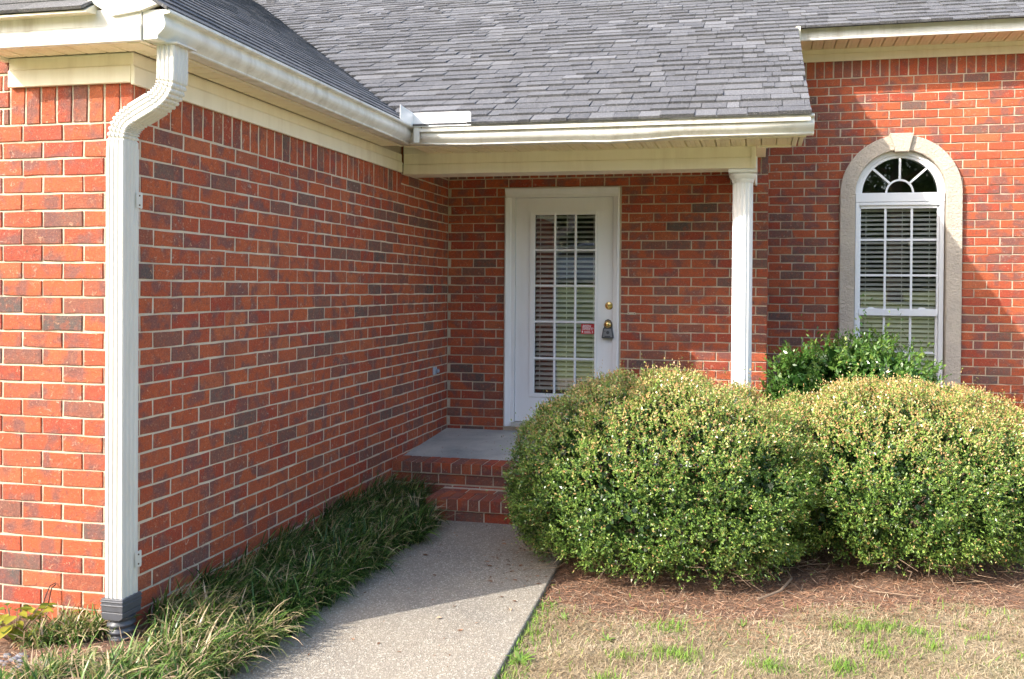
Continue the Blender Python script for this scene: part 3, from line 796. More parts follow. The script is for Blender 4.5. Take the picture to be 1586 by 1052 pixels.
for i in range(3):
    for j in range(5):
        a = .0075
        part(MB().box(xs_[i] + (a if i else 0), xs_[i + 1] - (a if i < 2 else 0), yd0 + .013, yd0 + .017, zs_[j] + (a if j else 0), zs_[j + 1] - (a if j < 4 else 0)), 'pane', GLASS, DR)
m = MB(); m.lathe([(.033, 0), (.033, .006), (.028, .012), (.016, .014), (.015, .018), (.008, .019)], 28, 'y', (1.405, yd0, 1.362)); part(m, 'deadbolt', BRASS, DR, sm=30)
m = MB(); m.box(1.403, 1.407, yd0 - .0205, yd0 - .018, 1.354, 1.370); part(m, 'keyhole', BLACK, DR)
m = MB(); m.lathe([(.033, 0), (.033, .005), (.024, .010), (.013, .014), (.012, .030), (.022, .036), (.029, .046), (.030, .056), (.024, .066), (.010, .070)], 28, 'y', (1.403, yd0, 1.208)); part(m, 'knob', BRASS, DR, sm=50)
part(MB().box(1.4445, 1.4475, yd0 - .010, yd0, 1.29, 1.345), 'strike_plate', BLACK, DR)
LB = root('key_lockbox', (1.40, yd0 - .05, 1.14), 'dark grey key lockbox hanging from the door knob', 'lockbox')
b = MB(); b.prism([(1.352, 1.100), (1.358, 1.094), (1.446, 1.094), (1.452, 1.100), (1.440, 1.176), (1.430, 1.184), (1.374, 1.184), (1.364, 1.176)], yd0 - .052, yd0 - .012); part(b, 'case', STEEL, LB, bevel=.004)
b = MB(); b.prism([(1.362, 1.104), (1.442, 1.104), (1.432, 1.174), (1.372, 1.174)], yd0 - .056, yd0 - .051); part(b, 'face', LSTEEL, LB, bevel=.003)
b = MB(); b.tube([(1.375, yd0 - .03, 1.18), (1.371, yd0 - .03, 1.205), (1.382, yd0 - .03, 1.238), (1.403, yd0 - .03, 1.248), (1.424, yd0 - .03, 1.238), (1.435, yd0 - .03, 1.205), (1.431, yd0 - .03, 1.18)], .005, 8); part(b, 'shackle', STEEL, LB, sm=60)
b = MB(); b.lathe([(.014, 0), (.012, .003)], 20, 'y', (1.405, yd0 - .056, 1.143)); b.box(1.378, 1.385, yd0 - .058, yd0 - .055, 1.150, 1.157); part(b, 'dial', STEEL, LB)
b = MB(); b.box(1.378, 1.426, yd0 - .0565, yd0 - .0555, 1.108, 1.114); part(b, 'nameplate', BLACK, LB)
SK = root('window_sticker', (1.22, yd0 + .010, 1.167), 'small red sticker with white lettering on the door glass', 'sticker')
b = MB(); b.box(1.168, 1.279, yd0 + .0115, yd0 + .0125, 1.124, 1.209); part(b, 'sticker_sheet', RED, SK)
def text(s, x, z, size, parent, y, m, shear=0., name='lettering'):
    c = bpy.data.curves.new(name, 'FONT'); c.body = s; c.size = size; c.shear = shear; c.extrude = .0003; c.offset = size * .02
    c.materials.append(m); t = bpy.data.objects.new(name, c); COL.objects.link(t); bpy.context.view_layer.update()
    me = bpy.data.meshes.new_from_object(t); bpy.data.objects.remove(t); o = link(bpy.data.objects.new(name, me), parent)
    o.matrix_local = pinv(parent) @ (Matrix.Translation((x, y, z)) @ Matrix.Rotation(math.radians(90), 4, 'X'))
    return o
text('BEEN', 1.178, 1.179, .030, SK, yd0 + .011, PRINT, .3)
text('SWEET!', 1.176, 1.157, .028, SK, yd0 + .011, PRINT, .3)
b = MB(); b.box(1.176, 1.184, yd0 + .0105, yd0 + .0113, 1.135, 1.150); b.box(1.262, 1.268, yd0 + .0105, yd0 + .0113, 1.132, 1.150)
for k in range(3): b.box(1.194, 1.252 - k * .004, yd0 + .0105, yd0 + .0113, 1.131 + k * .007, 1.134 + k * .007)
part(b, 'small_print', PRINT, SK)

def blind(name, label, x0, x1, z0, z1, y, pitch, cords, tilt=.35, group='window blinds'):
    r = root(name, ((x0 + x1) / 2, y, z1), label, 'blind', group)
    n = int((z1 - z0) / pitch)
    m = MB(); w_ = .024; hw = (x1 - x0) / 2
    pr = [(-w_, -.0012), (-w_ * .5, .0012), (0, .0022), (w_ * .5, .0012), (w_, -.0012), (w_, .0010), (0, .0044), (-w_, .0010)]
    m.prism(pr, -hw, hw, 'x'); me = m.mesh('slat', BLINDM)
    for i in range(n):
        o = bpy.data.objects.new('slat', me); link(o, r); o.location = (0, 0, -(i + .6) * pitch); o.rotation_euler = (tilt + random.uniform(-.03, .03), random.uniform(-.0015, .0015), 0)
    part(MB().box(x0, x1, y - .025, y + .025, z1 - .005, z1 + .04), 'head_rail', BLINDM, r)
    part(MB().box(x0, x1, y - .022, y + .022, z0 - .015, z0 + .005), 'bottom_rail', BLINDM, r)
    for c in cords: part(MB().box(c - .0025, c + .0025, y - .027, y - .025, z0, z1), 'cord', BLINDM, r)
    return r
blind('window_blind', 'cream slatted blind behind the panes of the white door', .76, 1.30, .66, 2.13, D1 + .10, .0415, [.80, 1.03, 1.26], .42)

# ------------------------------------------------------------------ arched window
WN = root('arched_window', (WX, D2, .55), 'tall white window with a half-round fanlight in a pale stucco surround', 'window')
ys0 = D2 - .045
def ring_poly(ro, ri, a0, a1, n, cx=WX, cz=WZ):
    o_ = [(cx + ro * math.cos(a0 + (a1 - a0) * i / n), cz + ro * math.sin(a0 + (a1 - a0) * i / n)) for i in range(n + 1)]
    i_ = [(cx + ri * math.cos(a0 + (a1 - a0) * i / n), cz + ri * math.sin(a0 + (a1 - a0) * i / n)) for i in range(n, -1, -1)]
    return o_, i_
def ring_mesh(mb, ro, ri, ya, yb_, n=40, a0=0, a1=math.pi, cx=WX, cz=WZ, legs=None):
    V = []; st = []
    if legs is not None: st.append(('L', cx + ro, cx + ri, legs))
    for i in range(n + 1):
        a = a0 + (a1 - a0) * i / n; st.append((cx + ro * math.cos(a), cz + ro * math.sin(a), cx + ri * math.cos(a), cz + ri * math.sin(a)))
    rows = []
    if legs is not None: rows.append(((cx + ro, legs), (cx + ri, legs)))
    for s in st:
        if s[0] == 'L': continue
        rows.append(((s[0], s[1]), (s[2], s[3])))
    if legs is not None: rows.append(((cx - ro, legs), (cx - ri, legs)))
    for (o_, i_) in rows: V += [(o_[0], ya, o_[1]), (i_[0], ya, i_[1]), (i_[0], yb_, i_[1]), (o_[0], yb_, o_[1])]
    F = []
    for k in range(len(rows) - 1):
        for j in range(4): F.append((k * 4 + j, k * 4 + (j + 1) % 4, (k + 1) * 4 + (j + 1) % 4, (k + 1) * 4 + j))
    F += [(0, 1, 2, 3), ((len(rows) - 1) * 4 + 3, (len(rows) - 1) * 4 + 2, (len(rows) - 1) * 4 + 1, (len(rows) - 1) * 4)]
    mb.add(V, F); return mb
m = ring_mesh(MB(), .512, .382, ys0, D2 + .10, 48, legs=.42); part(m, 'stucco_surround', STUCCO, WN, bevel=.006, sm=30)
m = MB(); m.prism([(3.781, 2.722), (3.893, 2.722), (3.932, 2.885), (3.732, 2.885)], ys0 - .035, ys0 + .05); part(m, 'keystone', STUCCO, WN, bevel=.006)
# fanlight frame
yw = D2 + .005
m = ring_mesh(MB(), .381, .345, yw, yw + .09, 48); part(m, 'arch_frame', VINYLW, WN, bevel=.003, sm=30)
m = ring_mesh(MB(), .3445, .318, yw + .012, yw + .07, 48); part(m, 'arch_sash', VINYLW, WN, bevel=.003, sm=30)
m = MB(); m.box(WX - .375, WX + .375, yw - .004, yw + .09, 2.292, 2.372); part(m, 'mullion_bar', VINYLW, WN, bevel=.003)
m = ring_mesh(MB(), .120, .104, yw + .014, yw + .04, 24, cz=2.374); part(m, 'muntin', VINYLW, WN, sm=30)
for a in (45, 90, 135):
    ca, sa = math.cos(math.radians(a)), math.sin(math.radians(a)); px, pz = -sa * .009, ca * .009
    m = MB(); m.prism([(WX + ca * .118 + px, 2.374 + sa * .118 + pz), (WX + ca * .325 + px, WZ + sa * .325 + pz), (WX + ca * .325 - px, WZ + sa * .325 - pz), (WX + ca * .118 - px, 2.374 + sa * .118 - pz)], yw + .014, yw + .038); part(m, 'muntin', VINYLW, WN)
for (a0, a1) in ((0, 45), (45, 90), (90, 135), (135, 180)):
    pl = [(WX + .322 * math.cos(math.radians(a0 + (a1 - a0) * i / 10)), WZ + .322 * math.sin(math.radians(a0 + (a1 - a0) * i / 10))) for i in range(11)]
    pl += [(WX + .115 * math.cos(math.radians(a1 - (a1 - a0) * i / 6)), 2.372 + .115 * math.sin(math.radians(a1 - (a1 - a0) * i / 6))) for i in range(7)]
    m = MB(); m.prism(pl, yw + .026, yw + .030); part(m, 'pane', GLASS, WN)
m = MB(); m.prism([(WX + .106 * math.cos(math.pi * i / 12), 2.372 + .106 * math.sin(math.pi * i / 12)) for i in range(13)], yw + .026, yw + .030); part(m, 'pane', GLASS, WN)
# double-hung sashes
fx0, fx1 = 3.458, 4.204; sx0, sx1 = 3.494, 4.160
b = MB(); b.box(fx0, sx0 - .006, yw, yw + .10, .52, 2.290); b.box(sx1 + .006, fx1, yw, yw + .10, .52, 2.290); b.box(sx0 - .006, sx1 + .006, yw, yw + .10, 2.262, 2.290); b.box(fx0, fx1, yw - .01, yw + .10, .48, .52)
part(b, 'window_frame', VINYLW, WN, bevel=.003)
b = MB(); b.box(sx0 - .005, sx0 + .012, yw + .018, yw + .05, 1.30, 2.26); b.box(sx1 - .012, sx1 + .005, yw + .018, yw + .05, 1.30, 2.26); b.box(sx0, sx1, yw + .018, yw + .05, 2.235, 2.261)
b.box(sx0, sx1, yw + .012, yw + .05, 1.283, 1.345); part(b, 'upper_sash', VINYLW, WN, bevel=.002)
b = MB(); b.box(sx0 - .005, sx0 + .016, yw + .045, yw + .08, .53, 1.285); b.box(sx1 - .016, sx1 + .005, yw + .045, yw + .08, .53, 1.285); b.box(sx0, sx1, yw + .045, yw + .08, .525, .58); part(b, 'lower_sash', VINYLW, WN, bevel=.002)
part(MB().box(WX - .40, WX + .40, yw - .05, yw + .1, .42, .48), 'sill', VINYLW, WN)
for x in (3.716, 3.938):
    part(MB().box(x - .010, x + .010, yw + .024, yw + .036, 1.345, 2.236), 'muntin', VINYLW, WN); part(MB().box(x - .010, x + .010, yw + .05, yw + .062, .58, 1.283), 'muntin', VINYLW, WN)
for z in (1.957, 1.642): part(MB().box(sx0, sx1, yw + .0235, yw + .0355, z - .009, z + .009), 'muntin', VINYLW, WN)
for z in (.958,): part(MB().box(sx0, sx1, yw + .0495, yw + .0615, z - .009, z + .009), 'muntin', VINYLW, WN)
cx_ = [sx0 + .01, 3.716, 3.938, sx1 - .01]
for zz, yy in (([1.345, 1.642, 1.957, 2.236], yw + .030), ([.58, .958, 1.283], yw + .056)):
    for i in range(3):
        for j in range(len(zz) - 1): part(MB().box(cx_[i] + .0095, cx_[i + 1] - .0095, yy, yy + .004, zz[j] + .0085, zz[j + 1] - .0085), 'pane', GLASS, WN)
for x in (3.60, 4.03): part(MB().prism([(x - .035, 1.345), (x - .02, 1.358), (x + .02, 1.358), (x + .035, 1.345)], yw + .016, yw + .04), 'sash_lock', VINYLW, WN)
blind('window_blind', 'cream slatted blind behind the sashes of the arched window', 3.47, 4.18, .56, 2.25, D2 + .135, .0415, [3.56, 3.87, 4.10], .50)

# ------------------------------------------------------------------ small fittings
HB = root('outlet_cover', (0, 3.555, .815), 'small pale blue-grey weatherproof outlet on the side wall near the porch corner', 'outlet')
part(MB().box(.0, .018, 3.53, 3.585, .785, .845), 'plate', simple('pale_grey_plastic', (.42, .48, .55), .45), HB, bevel=.003)
m = MB(); m.lathe([(.017, .0), (.017, .022), (.012, .028)], 16, 'x', (.018, 3.562, .815)); part(m, 'cap', simple('grey_blue_metal', (.36, .44, .54), .35, metallic=.5), HB, sm=30)
CB = root('doorbell', (1.594, D1, 1.30), 'small cream doorbell plate on the bricks right of the door', 'doorbell')
part(MB().prism([(1.560, 1.290), (1.624, 1.290), (1.630, 1.296), (1.630, 1.304), (1.624, 1.310), (1.560, 1.310)], D1 - .008, D1 + .002), 'plate', simple('cream_plastic', (.62, .55, .42), .5), CB, bevel=.002)
for x in (1.568, 1.620):
    m = MB(); m.lathe([(.003, 0), (.003, .002)], 8, 'y', (x, D1 - .008, 1.30)); part(m, 'screw', BLACK, CB)
UB = root('hose_box', (2.80, D2 - .06, .5), 'black box low on the window wall beside the brick pier', 'box')
part(MB().box(2.70, 2.87, D2 - .14, D2 - .004, .2, .575), 'case', BLACK, UB, bevel=.006); part(MB().prism([(2.69, .58), (2.88, .575), (2.88, .60), (2.69, .615)], D2 - .15, D2 - .004), 'lid', BLACK, UB, bevel=.003)
WC = root('wire_loop', (-.30, -.03, .03), 'thin dark wires looped from the brick wall down into the bed at far left', 'wire')
m = MB(); m.tube([(-.375, -.005, .205), (-.380, -.03, .20), (-.392, -.045, .15), (-.402, -.06, .08), (-.402, -.07, .0)], .0022, 6); m.tube([(-.372, -.005, .20), (-.376, -.025, .19), (-.385, -.035, .12), (-.392, -.05, .0)], .0022, 6); part(m, 'wire', BLACK, WC)

# ------------------------------------------------------------------ plants
def unit(v): return v / np.maximum(np.linalg.norm(v, axis=1, keepdims=True), 1e-9)
def leaves(base, direc, length, width, tint, fold=.25, droop=.0, face=None):
    """two-triangle folded leaves as 4-corner kites: base, side, tip, side"""
    n = len(base); up = unit(rng.normal(size=(n, 3)))
    if face is not None: up = unit(face + up * .75)
    side = unit(np.cross(direc, up)); nor = np.cross(side, direc)
    mid = base + direc * (length * .45)[:, None] + nor * (width * fold)[:, None]
    a = mid + side * (width * .5)[:, None]; b = mid - side * (width * .5)[:, None]
    tip = base + direc * length[:, None] - np.array([0, 0, 1]) * (length * droop)[:, None]
    V = np.stack([base, a, tip, b], 1).reshape(-1, 3)
    F = np.arange(n * 4).reshape(n, 4)
    return V, F, tint
def lump(d, seed, amp):
    r = np.random.default_rng(seed); s = np.zeros(len(d))
    for k in range(26):
        q = unit(r.normal(size=(1, 3)))[0]; s += r.uniform(.4, 1) * np.exp(-(1 - d @ q) * r.uniform(8, 60)) * r.choice([-1, 1], p=[.45, .55])
    return 1 + amp * s
def bush(name, label, cat, c, rad, zb, nspr, lf, seed, mat_, tipcol, group=None, leafn=7, sprl=.045, wid=.5, core=True, stems=True, amp=.05, power=2.1, tbase=.2, pocket=1., skirt=.02):
    r = root(name, (c[0], c[1], zb), label, cat, group)
    g = np.random.default_rng(seed)
    d = unit(g.normal(size=(nspr * 2, 3))); d = d[d[:, 2] > -.75][:nspr]
    # superellipsoid radius
    q = np.abs(d) ** power; k = (q.sum(1)) ** (-1 / power); lm = lump(d, seed + 1, amp)
    P = d * (k * lm)[:, None] * np.array(rad)
    depth = 1 - np.abs(g.normal(0, .045, len(P))) - (g.random(len(P)) < .25) * g.random(len(P)) * .16
    pk = np.zeros(len(P)); pr = np.random.default_rng(seed + 5)
    for _ in range(14):
        kv = unit(pr.normal(size=(1, 3)))[0] * pr.uniform(16, 46); pk += np.sin(P @ kv + pr.uniform(0, 6.28))
    pk = np.clip((pk - .9) / 4, -.15, 1); depth = depth - .20 * pk * pocket; pkk = pk
    P = P * depth[:, None] + np.array(c)
    nrm = unit(d / np.array(rad))
    P = P[:]; ok = (P[:, 2] > zb + skirt + .06 * g.random(len(P))) & (pkk < .42 + .5 * g.random(len(P))); P = P[ok]; nrm = nrm[ok]; dep = depth[ok]; pkk = pkk[ok]
    sd = unit(nrm * .75 + np.array([0, 0, .45]) + g.normal(0, .38, P.shape))
    L = sprl * g.uniform(.5, 1.5, len(P)) * (1 + 1.6 * (g.random(len(P)) < .035))
    Vs, Fs, Ts = [], [], []; off = 0
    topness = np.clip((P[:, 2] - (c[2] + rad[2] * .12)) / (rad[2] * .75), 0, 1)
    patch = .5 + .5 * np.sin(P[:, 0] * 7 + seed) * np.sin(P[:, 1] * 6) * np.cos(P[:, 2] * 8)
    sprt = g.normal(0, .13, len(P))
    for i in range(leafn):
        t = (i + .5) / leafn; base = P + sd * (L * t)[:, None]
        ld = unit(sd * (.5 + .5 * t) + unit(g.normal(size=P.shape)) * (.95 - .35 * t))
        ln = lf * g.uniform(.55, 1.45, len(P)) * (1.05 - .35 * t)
        tt = tbase - .08 + .22 * t + (.17 + .15 * patch) * topness + sprt - .12 * np.clip(pkk, 0, 1) + g.normal(0, .09, len(P))  # leaves in the pockets get a darker tint, shade put into the colour
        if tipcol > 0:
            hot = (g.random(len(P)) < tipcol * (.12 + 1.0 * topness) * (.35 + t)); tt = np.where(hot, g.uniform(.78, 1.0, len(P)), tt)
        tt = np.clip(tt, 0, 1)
        V, F, T = leaves(base, ld, ln, ln * wid, tt, .25, 0., nrm)
        Vs.append(V); Fs.append(F + off); Ts.append(T); off += len(V)
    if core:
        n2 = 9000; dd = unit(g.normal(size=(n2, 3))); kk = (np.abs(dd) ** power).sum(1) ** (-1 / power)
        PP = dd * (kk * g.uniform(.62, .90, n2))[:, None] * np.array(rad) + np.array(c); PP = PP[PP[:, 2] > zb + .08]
        V, F, T = leaves(PP, unit(g.normal(size=PP.shape)), np.full(len(PP), lf * 2.6), np.full(len(PP), lf * 2.2), np.full(len(PP), .0))  # inner leaves all take the darkest tint, painting in the shade inside
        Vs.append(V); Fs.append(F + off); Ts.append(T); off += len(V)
    V = np.concatenate(Vs) - np.array([c[0], c[1], zb]); o = link(bpy.data.objects.new('foliage', np_mesh('foliage', V, np.concatenate(Fs), np.concatenate(Ts), mat_)), r)
    o['kind'] = 'stuff'
    if stems:
        m = MB(); rr2 = random.Random(seed)
        for i in range(26):
            a = rr2.uniform(0, 6.28); e = rr2.uniform(.3, .85)
            x1, y1, z1 = math.cos(a) * rad[0] * e, math.sin(a) * rad[1] * e, rr2.uniform(.25, .8) * (c[2] + rad[2] - zb)
            m.tube([(math.cos(a) * .06, math.sin(a) * .06, -.02), (x1 * .45 + rr2.uniform(-.03, .03), y1 * .45, z1 * .55), (x1, y1, z1)], [.010, .007, .003], 5)
        for i in range(70):   # fine dead twigs sticking out low at the skirt
            a = rr2.uniform(0, 6.28); x1, y1 = math.cos(a) * rad[0] * .78, math.sin(a) * rad[1] * .78; zz = rr2.uniform(.03, .16)
            m.tube([(x1, y1, zz), (x1 * 1.12 + rr2.uniform(-.04, .04), y1 * 1.12, zz + rr2.uniform(-.03, .03)), (x1 * 1.25 + rr2.uniform(-.07, .07), y1 * 1.25, zz + rr2.uniform(-.05, .05))], [.0022, .0016, .0008], 4)
        m.obj('stems', TWIG, r)
    return r
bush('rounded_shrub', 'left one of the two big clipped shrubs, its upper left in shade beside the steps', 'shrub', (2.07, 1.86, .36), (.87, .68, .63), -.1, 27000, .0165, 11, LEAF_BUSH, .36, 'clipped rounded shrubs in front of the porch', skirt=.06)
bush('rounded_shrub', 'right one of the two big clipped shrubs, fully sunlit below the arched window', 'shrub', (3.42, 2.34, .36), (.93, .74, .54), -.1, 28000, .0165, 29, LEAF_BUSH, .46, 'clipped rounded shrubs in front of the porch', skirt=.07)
bush('holly_bush', 'dark glossy-leaved bush growing under the arched window behind the clipped shrubs', 'bush', (3.34, 3.75, .60), (.62, .36, .44), -.1, 1500, .042, 41, LEAF_HOLLY, .0, None, 9, .13, .45, True, True, .16, 2.1, .25)
bush('leafy_shrub', 'small yellow-green leafy shrub at the right edge behind the sunlit clipped shrub', 'shrub', (4.75, 3.3, .22), (.40, .36, .36), -.1, 900, .036, 43, LEAF_HOLLY, .0, None, 8, .09, .5, True, True, .12, 2.1, .62)

def strips(base, az, length, width, arch, lift, tint, nseg, zfun=None, tiptan=None):
    """curved strap leaves"""
    n = len(base); h = np.stack([np.cos(az), np.sin(az), np.zeros(n)], 1); sdv = np.stack([-np.sin(az), np.cos(az), np.zeros(n)], 1)
    tw = rng.normal(0, .5, n)
    sdv = unit(sdv + np.array([0, 0, 1]) * tw[:, None] * .6)
    pts = [base]; ang = lift.copy(); p = base.copy(); st = length / nseg
    for i in range(nseg):
        dz = np.sin(ang); dh = np.cos(ang); p = p + h * (dh * st)[:, None] + np.array([0, 0, 1]) * (dz * st)[:, None]
        if zfun is not None:
            zmin = zfun(p[:, 0], p[:, 1]) + .004; p = p.copy(); p[:, 2] = np.maximum(p[:, 2], zmin)
        pts.append(p); ang = ang - arch / nseg
    ws = [np.sin(min(1, (i / nseg) * .75 + .25) * math.pi) ** .6 if i < nseg else .06 for i in range(nseg + 1)]
    V = np.zeros((n, (nseg + 1) * 2, 3))
    for i, q in enumerate(pts):
        V[:, i * 2] = q - sdv * (width * .5 * ws[i])[:, None]; V[:, i * 2 + 1] = q + sdv * (width * .5 * ws[i])[:, None]
    F = np.zeros((n, nseg, 4), dtype=int); b0 = np.arange(n) * (nseg + 1) * 2
    for i in range(nseg): F[:, i] = np.stack([b0 + 2 * i, b0 + 2 * i + 1, b0 + 2 * i + 3, b0 + 2 * i + 2], 1)
    T = np.repeat(tint[:, None], nseg, 1)
    if tiptan is not None:
        for i in range(nseg): T[:, i] = np.where(tiptan & (i >= nseg - 2), np.minimum(1, T[:, i] + .45), T[:, i])
    return V.reshape(-1, 3), F.reshape(-1, 4), T.ravel()

def path_or_soil(x, y):
    return np.where((x > .50) & (x < 1.6) & (y < 2.36), PZ, soil_z(x, y))
def liriope():
    g = rng; cl = []
    for y in np.arange(-.95, 2.62, .092):
        for x in np.arange(.08, .54, .085):
            if y > 2.25 and x > .36: continue
            if y < -.02 and x < .17 and y > -.36: continue
            cl.append((x + g.normal(0, .03), y + g.normal(0, .03)))
    for i in range(13): cl.append((g.uniform(-.24, -.07), g.uniform(-.30, -.07)))
    for i in range(16): cl.append((g.uniform(.02, .14), g.uniform(-.85, -.42)))
    Bs, A, L, Wd, AR, LI, T = [], [], [], [], [], [], []
    for (x, y) in cl:
        n = 78; near = y < .25
        a = g.uniform(0, 2 * math.pi, n); edge = (x - .1) / .4
        a = np.where(g.random(n) < .40 * max(.2, edge), g.normal(-.35, .8, n), a)
        bx = x + g.normal(0, .022, n); by = y + g.normal(0, .022, n)
        Bs.append(np.stack([bx, by, soil_z(bx, by) + .0], 1)); A.append(a)
        L.append(g.uniform(.10, .25, n) * (.55 if x < -.05 else .7 if (x < .25 and y < -.2) else 1.0)); Wd.append(g.uniform(.0045, .0090, n)); AR.append(g.uniform(.5, 2.3, n)); LI.append(g.uniform(.85, 1.54, n))
        T.append(np.clip(np.where(g.random(n) < (.36 if near else .14), g.uniform(.8, 1, n), np.abs(g.normal(.24, .17, n)) + (.20 if near else 0)), 0, 1))  # near clumps lighter: sunlight put into the tint, plus more dried blades
    B_ = np.concatenate(Bs); A = np.concatenate(A); L = np.concatenate(L); W_ = np.concatenate(Wd); AR = np.concatenate(AR); LI = np.concatenate(LI); T = np.concatenate(T)
    # keep blades from leaning through the wall
    bad = (B_[:, 0] < .25) & (B_[:, 1] > -.02) & (np.cos(A) < -.1); A = np.where(bad, A + np.pi, A)
    V, F, TT = strips(B_, A, L, W_, AR, LI, T, 6, path_or_soil, rng.random(len(T)) < .25)
    V[:, 0] = np.where((V[:, 1] > 0) & (V[:, 0] < .006), .006 + .002 * rng.random(len(V)), V[:, 0])
    tag(link(bpy.data.objects.new('liriope_border', np_mesh('liriope_border', V, F, TT, LEAF_LIR))), 'border of strap-leaved liriope between the side wall and the walkway', 'ground cover', None, 'stuff')
liriope()

def lawn():
    g = rng; n = 210000
    x = g.uniform(1.5, 5.4, n); y = g.uniform(-1.2, 2.6, n)
    e = lawn_edge(x) + .07 * np.sin(x * 17 + 2) * np.sin(x * 5.3) + g.normal(0, .04, n) + np.where(g.random(n) < .22, -np.abs(g.normal(0, .28, n)) + g.exponential(.16, n), 0)
    px = 1.575 - (y - .12) * .049
    keep = (y < e) & (x > px - .004 + .02 * g.random(n) ** 2); x, y, px = x[keep], y[keep], px[keep]; n = len(x)
    gm = np.zeros(n); r2 = np.random.default_rng(3)
    for k in range(110):
        cx, cy, s = r2.uniform(1.6, 5.2), r2.uniform(-.9, 2.0), r2.uniform(.015, .085); gm += np.exp(-(((x - cx) / s) ** 2 + ((y - cy) / (s * .8)) ** 2))
    pe = np.exp(-((x - px) / .09) ** 2) * .35
    green = g.random(n) < np.clip(gm * .75 + pe + .03, 0, .85)
    L = np.where(green, g.uniform(.022, .060, n), g.uniform(.018, .055, n))
    base = np.stack([x, y, soil_z(x, y) - .002], 1)
    T = np.where(green, g.uniform(.68, 1, n), np.clip(g.beta(1.5, 1.4, n) * .64 * (.75 + .25 * np.sin(x * 8 + 3 * np.sin(y * 6))), 0, .64))
    lift = np.where(green, g.uniform(.6, 1.5, n), g.uniform(-.05, .9, n))
    V, F, TT = strips(base, g.uniform(0, 6.283, n), L, np.where(green, .0038, .0028) * g.uniform(.7, 1.3, n), g.uniform(.2, 1.4, n), lift, T, 2, lambda a, b: soil_z(a, b) + .001)
    tag(link(bpy.data.objects.new('lawn_grass', np_mesh('lawn_grass', V, F, TT, LEAF_GRASS))), 'dormant tan lawn grass with scattered green tufts right of the walkway', 'grass', None, 'stuff')
lawn()

def straw():
    g = rng; n = 34000
    x = g.uniform(1.45, 5.0, n); y = g.uniform(.7, 3.2, n); keep = y > lawn_edge(x) - .45 * g.random(n) ** 2 - .03; x, y = x[keep], y[keep]
    x2 = g.uniform(-.75, .6, 3500); y2 = g.uniform(-1.0, .02, 3500); x = np.concatenate([x, x2]); y = np.concatenate([y, y2]); n = len(x)
    base = np.stack([x, y, soil_z(x, y) + g.uniform(.0, .018, n)], 1)
    V, F, T = strips(base, g.uniform(0, 6.283, n), g.uniform(.02, .085, n), g.uniform(.0015, .004, n), g.uniform(-.3, .5, n), g.normal(0, .12, n), np.clip(g.beta(2, 2.4, n), 0, 1), 2, soil_z)
    tag(link(bpy.data.objects.new('pine_straw', np_mesh('pine_straw', V, F, T, STRAW))), 'reddish pine straw and dead twigs on the soil under the clipped shrubs', 'mulch', None, 'stuff')
straw()

# weeds by the walk edge, fallen leaves, gravel, corner plant
def rosette(name, label, x, y, n, L, W, mat_, tint, z=None):
    r = root(name, (x, y, float(soil_z(np.array([x]), np.array([y]))[0])), label, 'plant')
    az = np.linspace(0, 6.283, n, endpoint=False) + rng.normal(0, .2, n)
    V, F, T = strips(np.zeros((n, 3)), az, rng.uniform(.7, 1.2, n) * L, np.full(n, W), rng.uniform(.3, 1.1, n), rng.uniform(.3, 1.0, n), np.full(n, tint) + rng.normal(0, .08, n), 4)
    link(bpy.data.objects.new('leaves', np_mesh('leaves', V, F, T, mat_)), r); return r
for k, (wx, wy, wl, wt) in enumerate(((1.70, .86, .05, .6), (1.95, .66, .045, .8), (2.55, .98, .04, .7), (1.60, 1.02, .045, .55))):
    rosette('weed', ['small green weed in the mulch just right of the walkway', 'flat pale green weed in the tan lawn near the walkway', 'low green weed at the edge of mulch and lawn between the clipped shrubs', 'little weed beside the walkway edge next to the left clipped shrub'][k], wx, wy, 11, wl, .010, LEAF_HOLLY, wt)
rosette('weed', 'bright green rosette weed growing against the edge of the walkway', 1.62, .36, 16, .075, .016, LEAF_HOLLY, .75)
def broad_plant(name, label, x, y, n, L, h, seed):
    g = random.Random(seed); z0 = .03
    r = root(name, (x, y, z0), label, 'plant'); m = MB()
    st = MB()
    for i in range(n):
        a = g.uniform(0, 6.28); e = g.uniform(.02, .13); hh = h * g.uniform(.4, 1); bx, by = math.cos(a) * e, math.sin(a) * e
        st.tube([(0, 0, 0), (bx * .6, by * .6, hh * .6), (bx, by, hh)], [.003, .002, .0012], 5)
        a2 = a + g.uniform(-.8, .8); d = Vector((math.cos(a2), math.sin(a2), g.uniform(-.35, .3))); s = Vector((-math.sin(a2), math.cos(a2), g.uniform(-.2, .2)))
        l_ = L * g.uniform(.6, 1.1); w_ = l_ * .36; p0 = Vector((bx, by, hh)); up = Vector((0, 0, 1))
        vs = [p0]
        for t, wk in ((.2, .7), (.45, 1), (.72, .75)):
            c = p0 + d * l_ * t - up * l_ * .25 * t * t; vs += [c + s * w_ * wk + up * .004, c - up * .003, c - s * w_ * wk + up * .004]
        vs.append(p0 + d * l_ - up * l_ * .3)
        m.add(vs, [(0, 2, 1), (0, 3, 2), (1, 2, 5, 4), (2, 3, 6, 5), (4, 5, 8, 7), (5, 6, 9, 8), (7, 8, 10), (8, 9, 10)], g.choice([.15, .4, .6, .8, 1.]))
    m.obj('leaves', LEAF_YEL, r, sm=80, recalc=False); st.obj('stems', TWIG, r)
broad_plant('leafy_plant', 'broad yellow-green leafed plant at the lower left corner', -.37, -.23, 46, .06, .15, 4)
broad_plant('leafy_plant', 'low dark green leafy plant beside the wire loop at the brick wall', -.27, -.13, 34, .038, .08, 9)
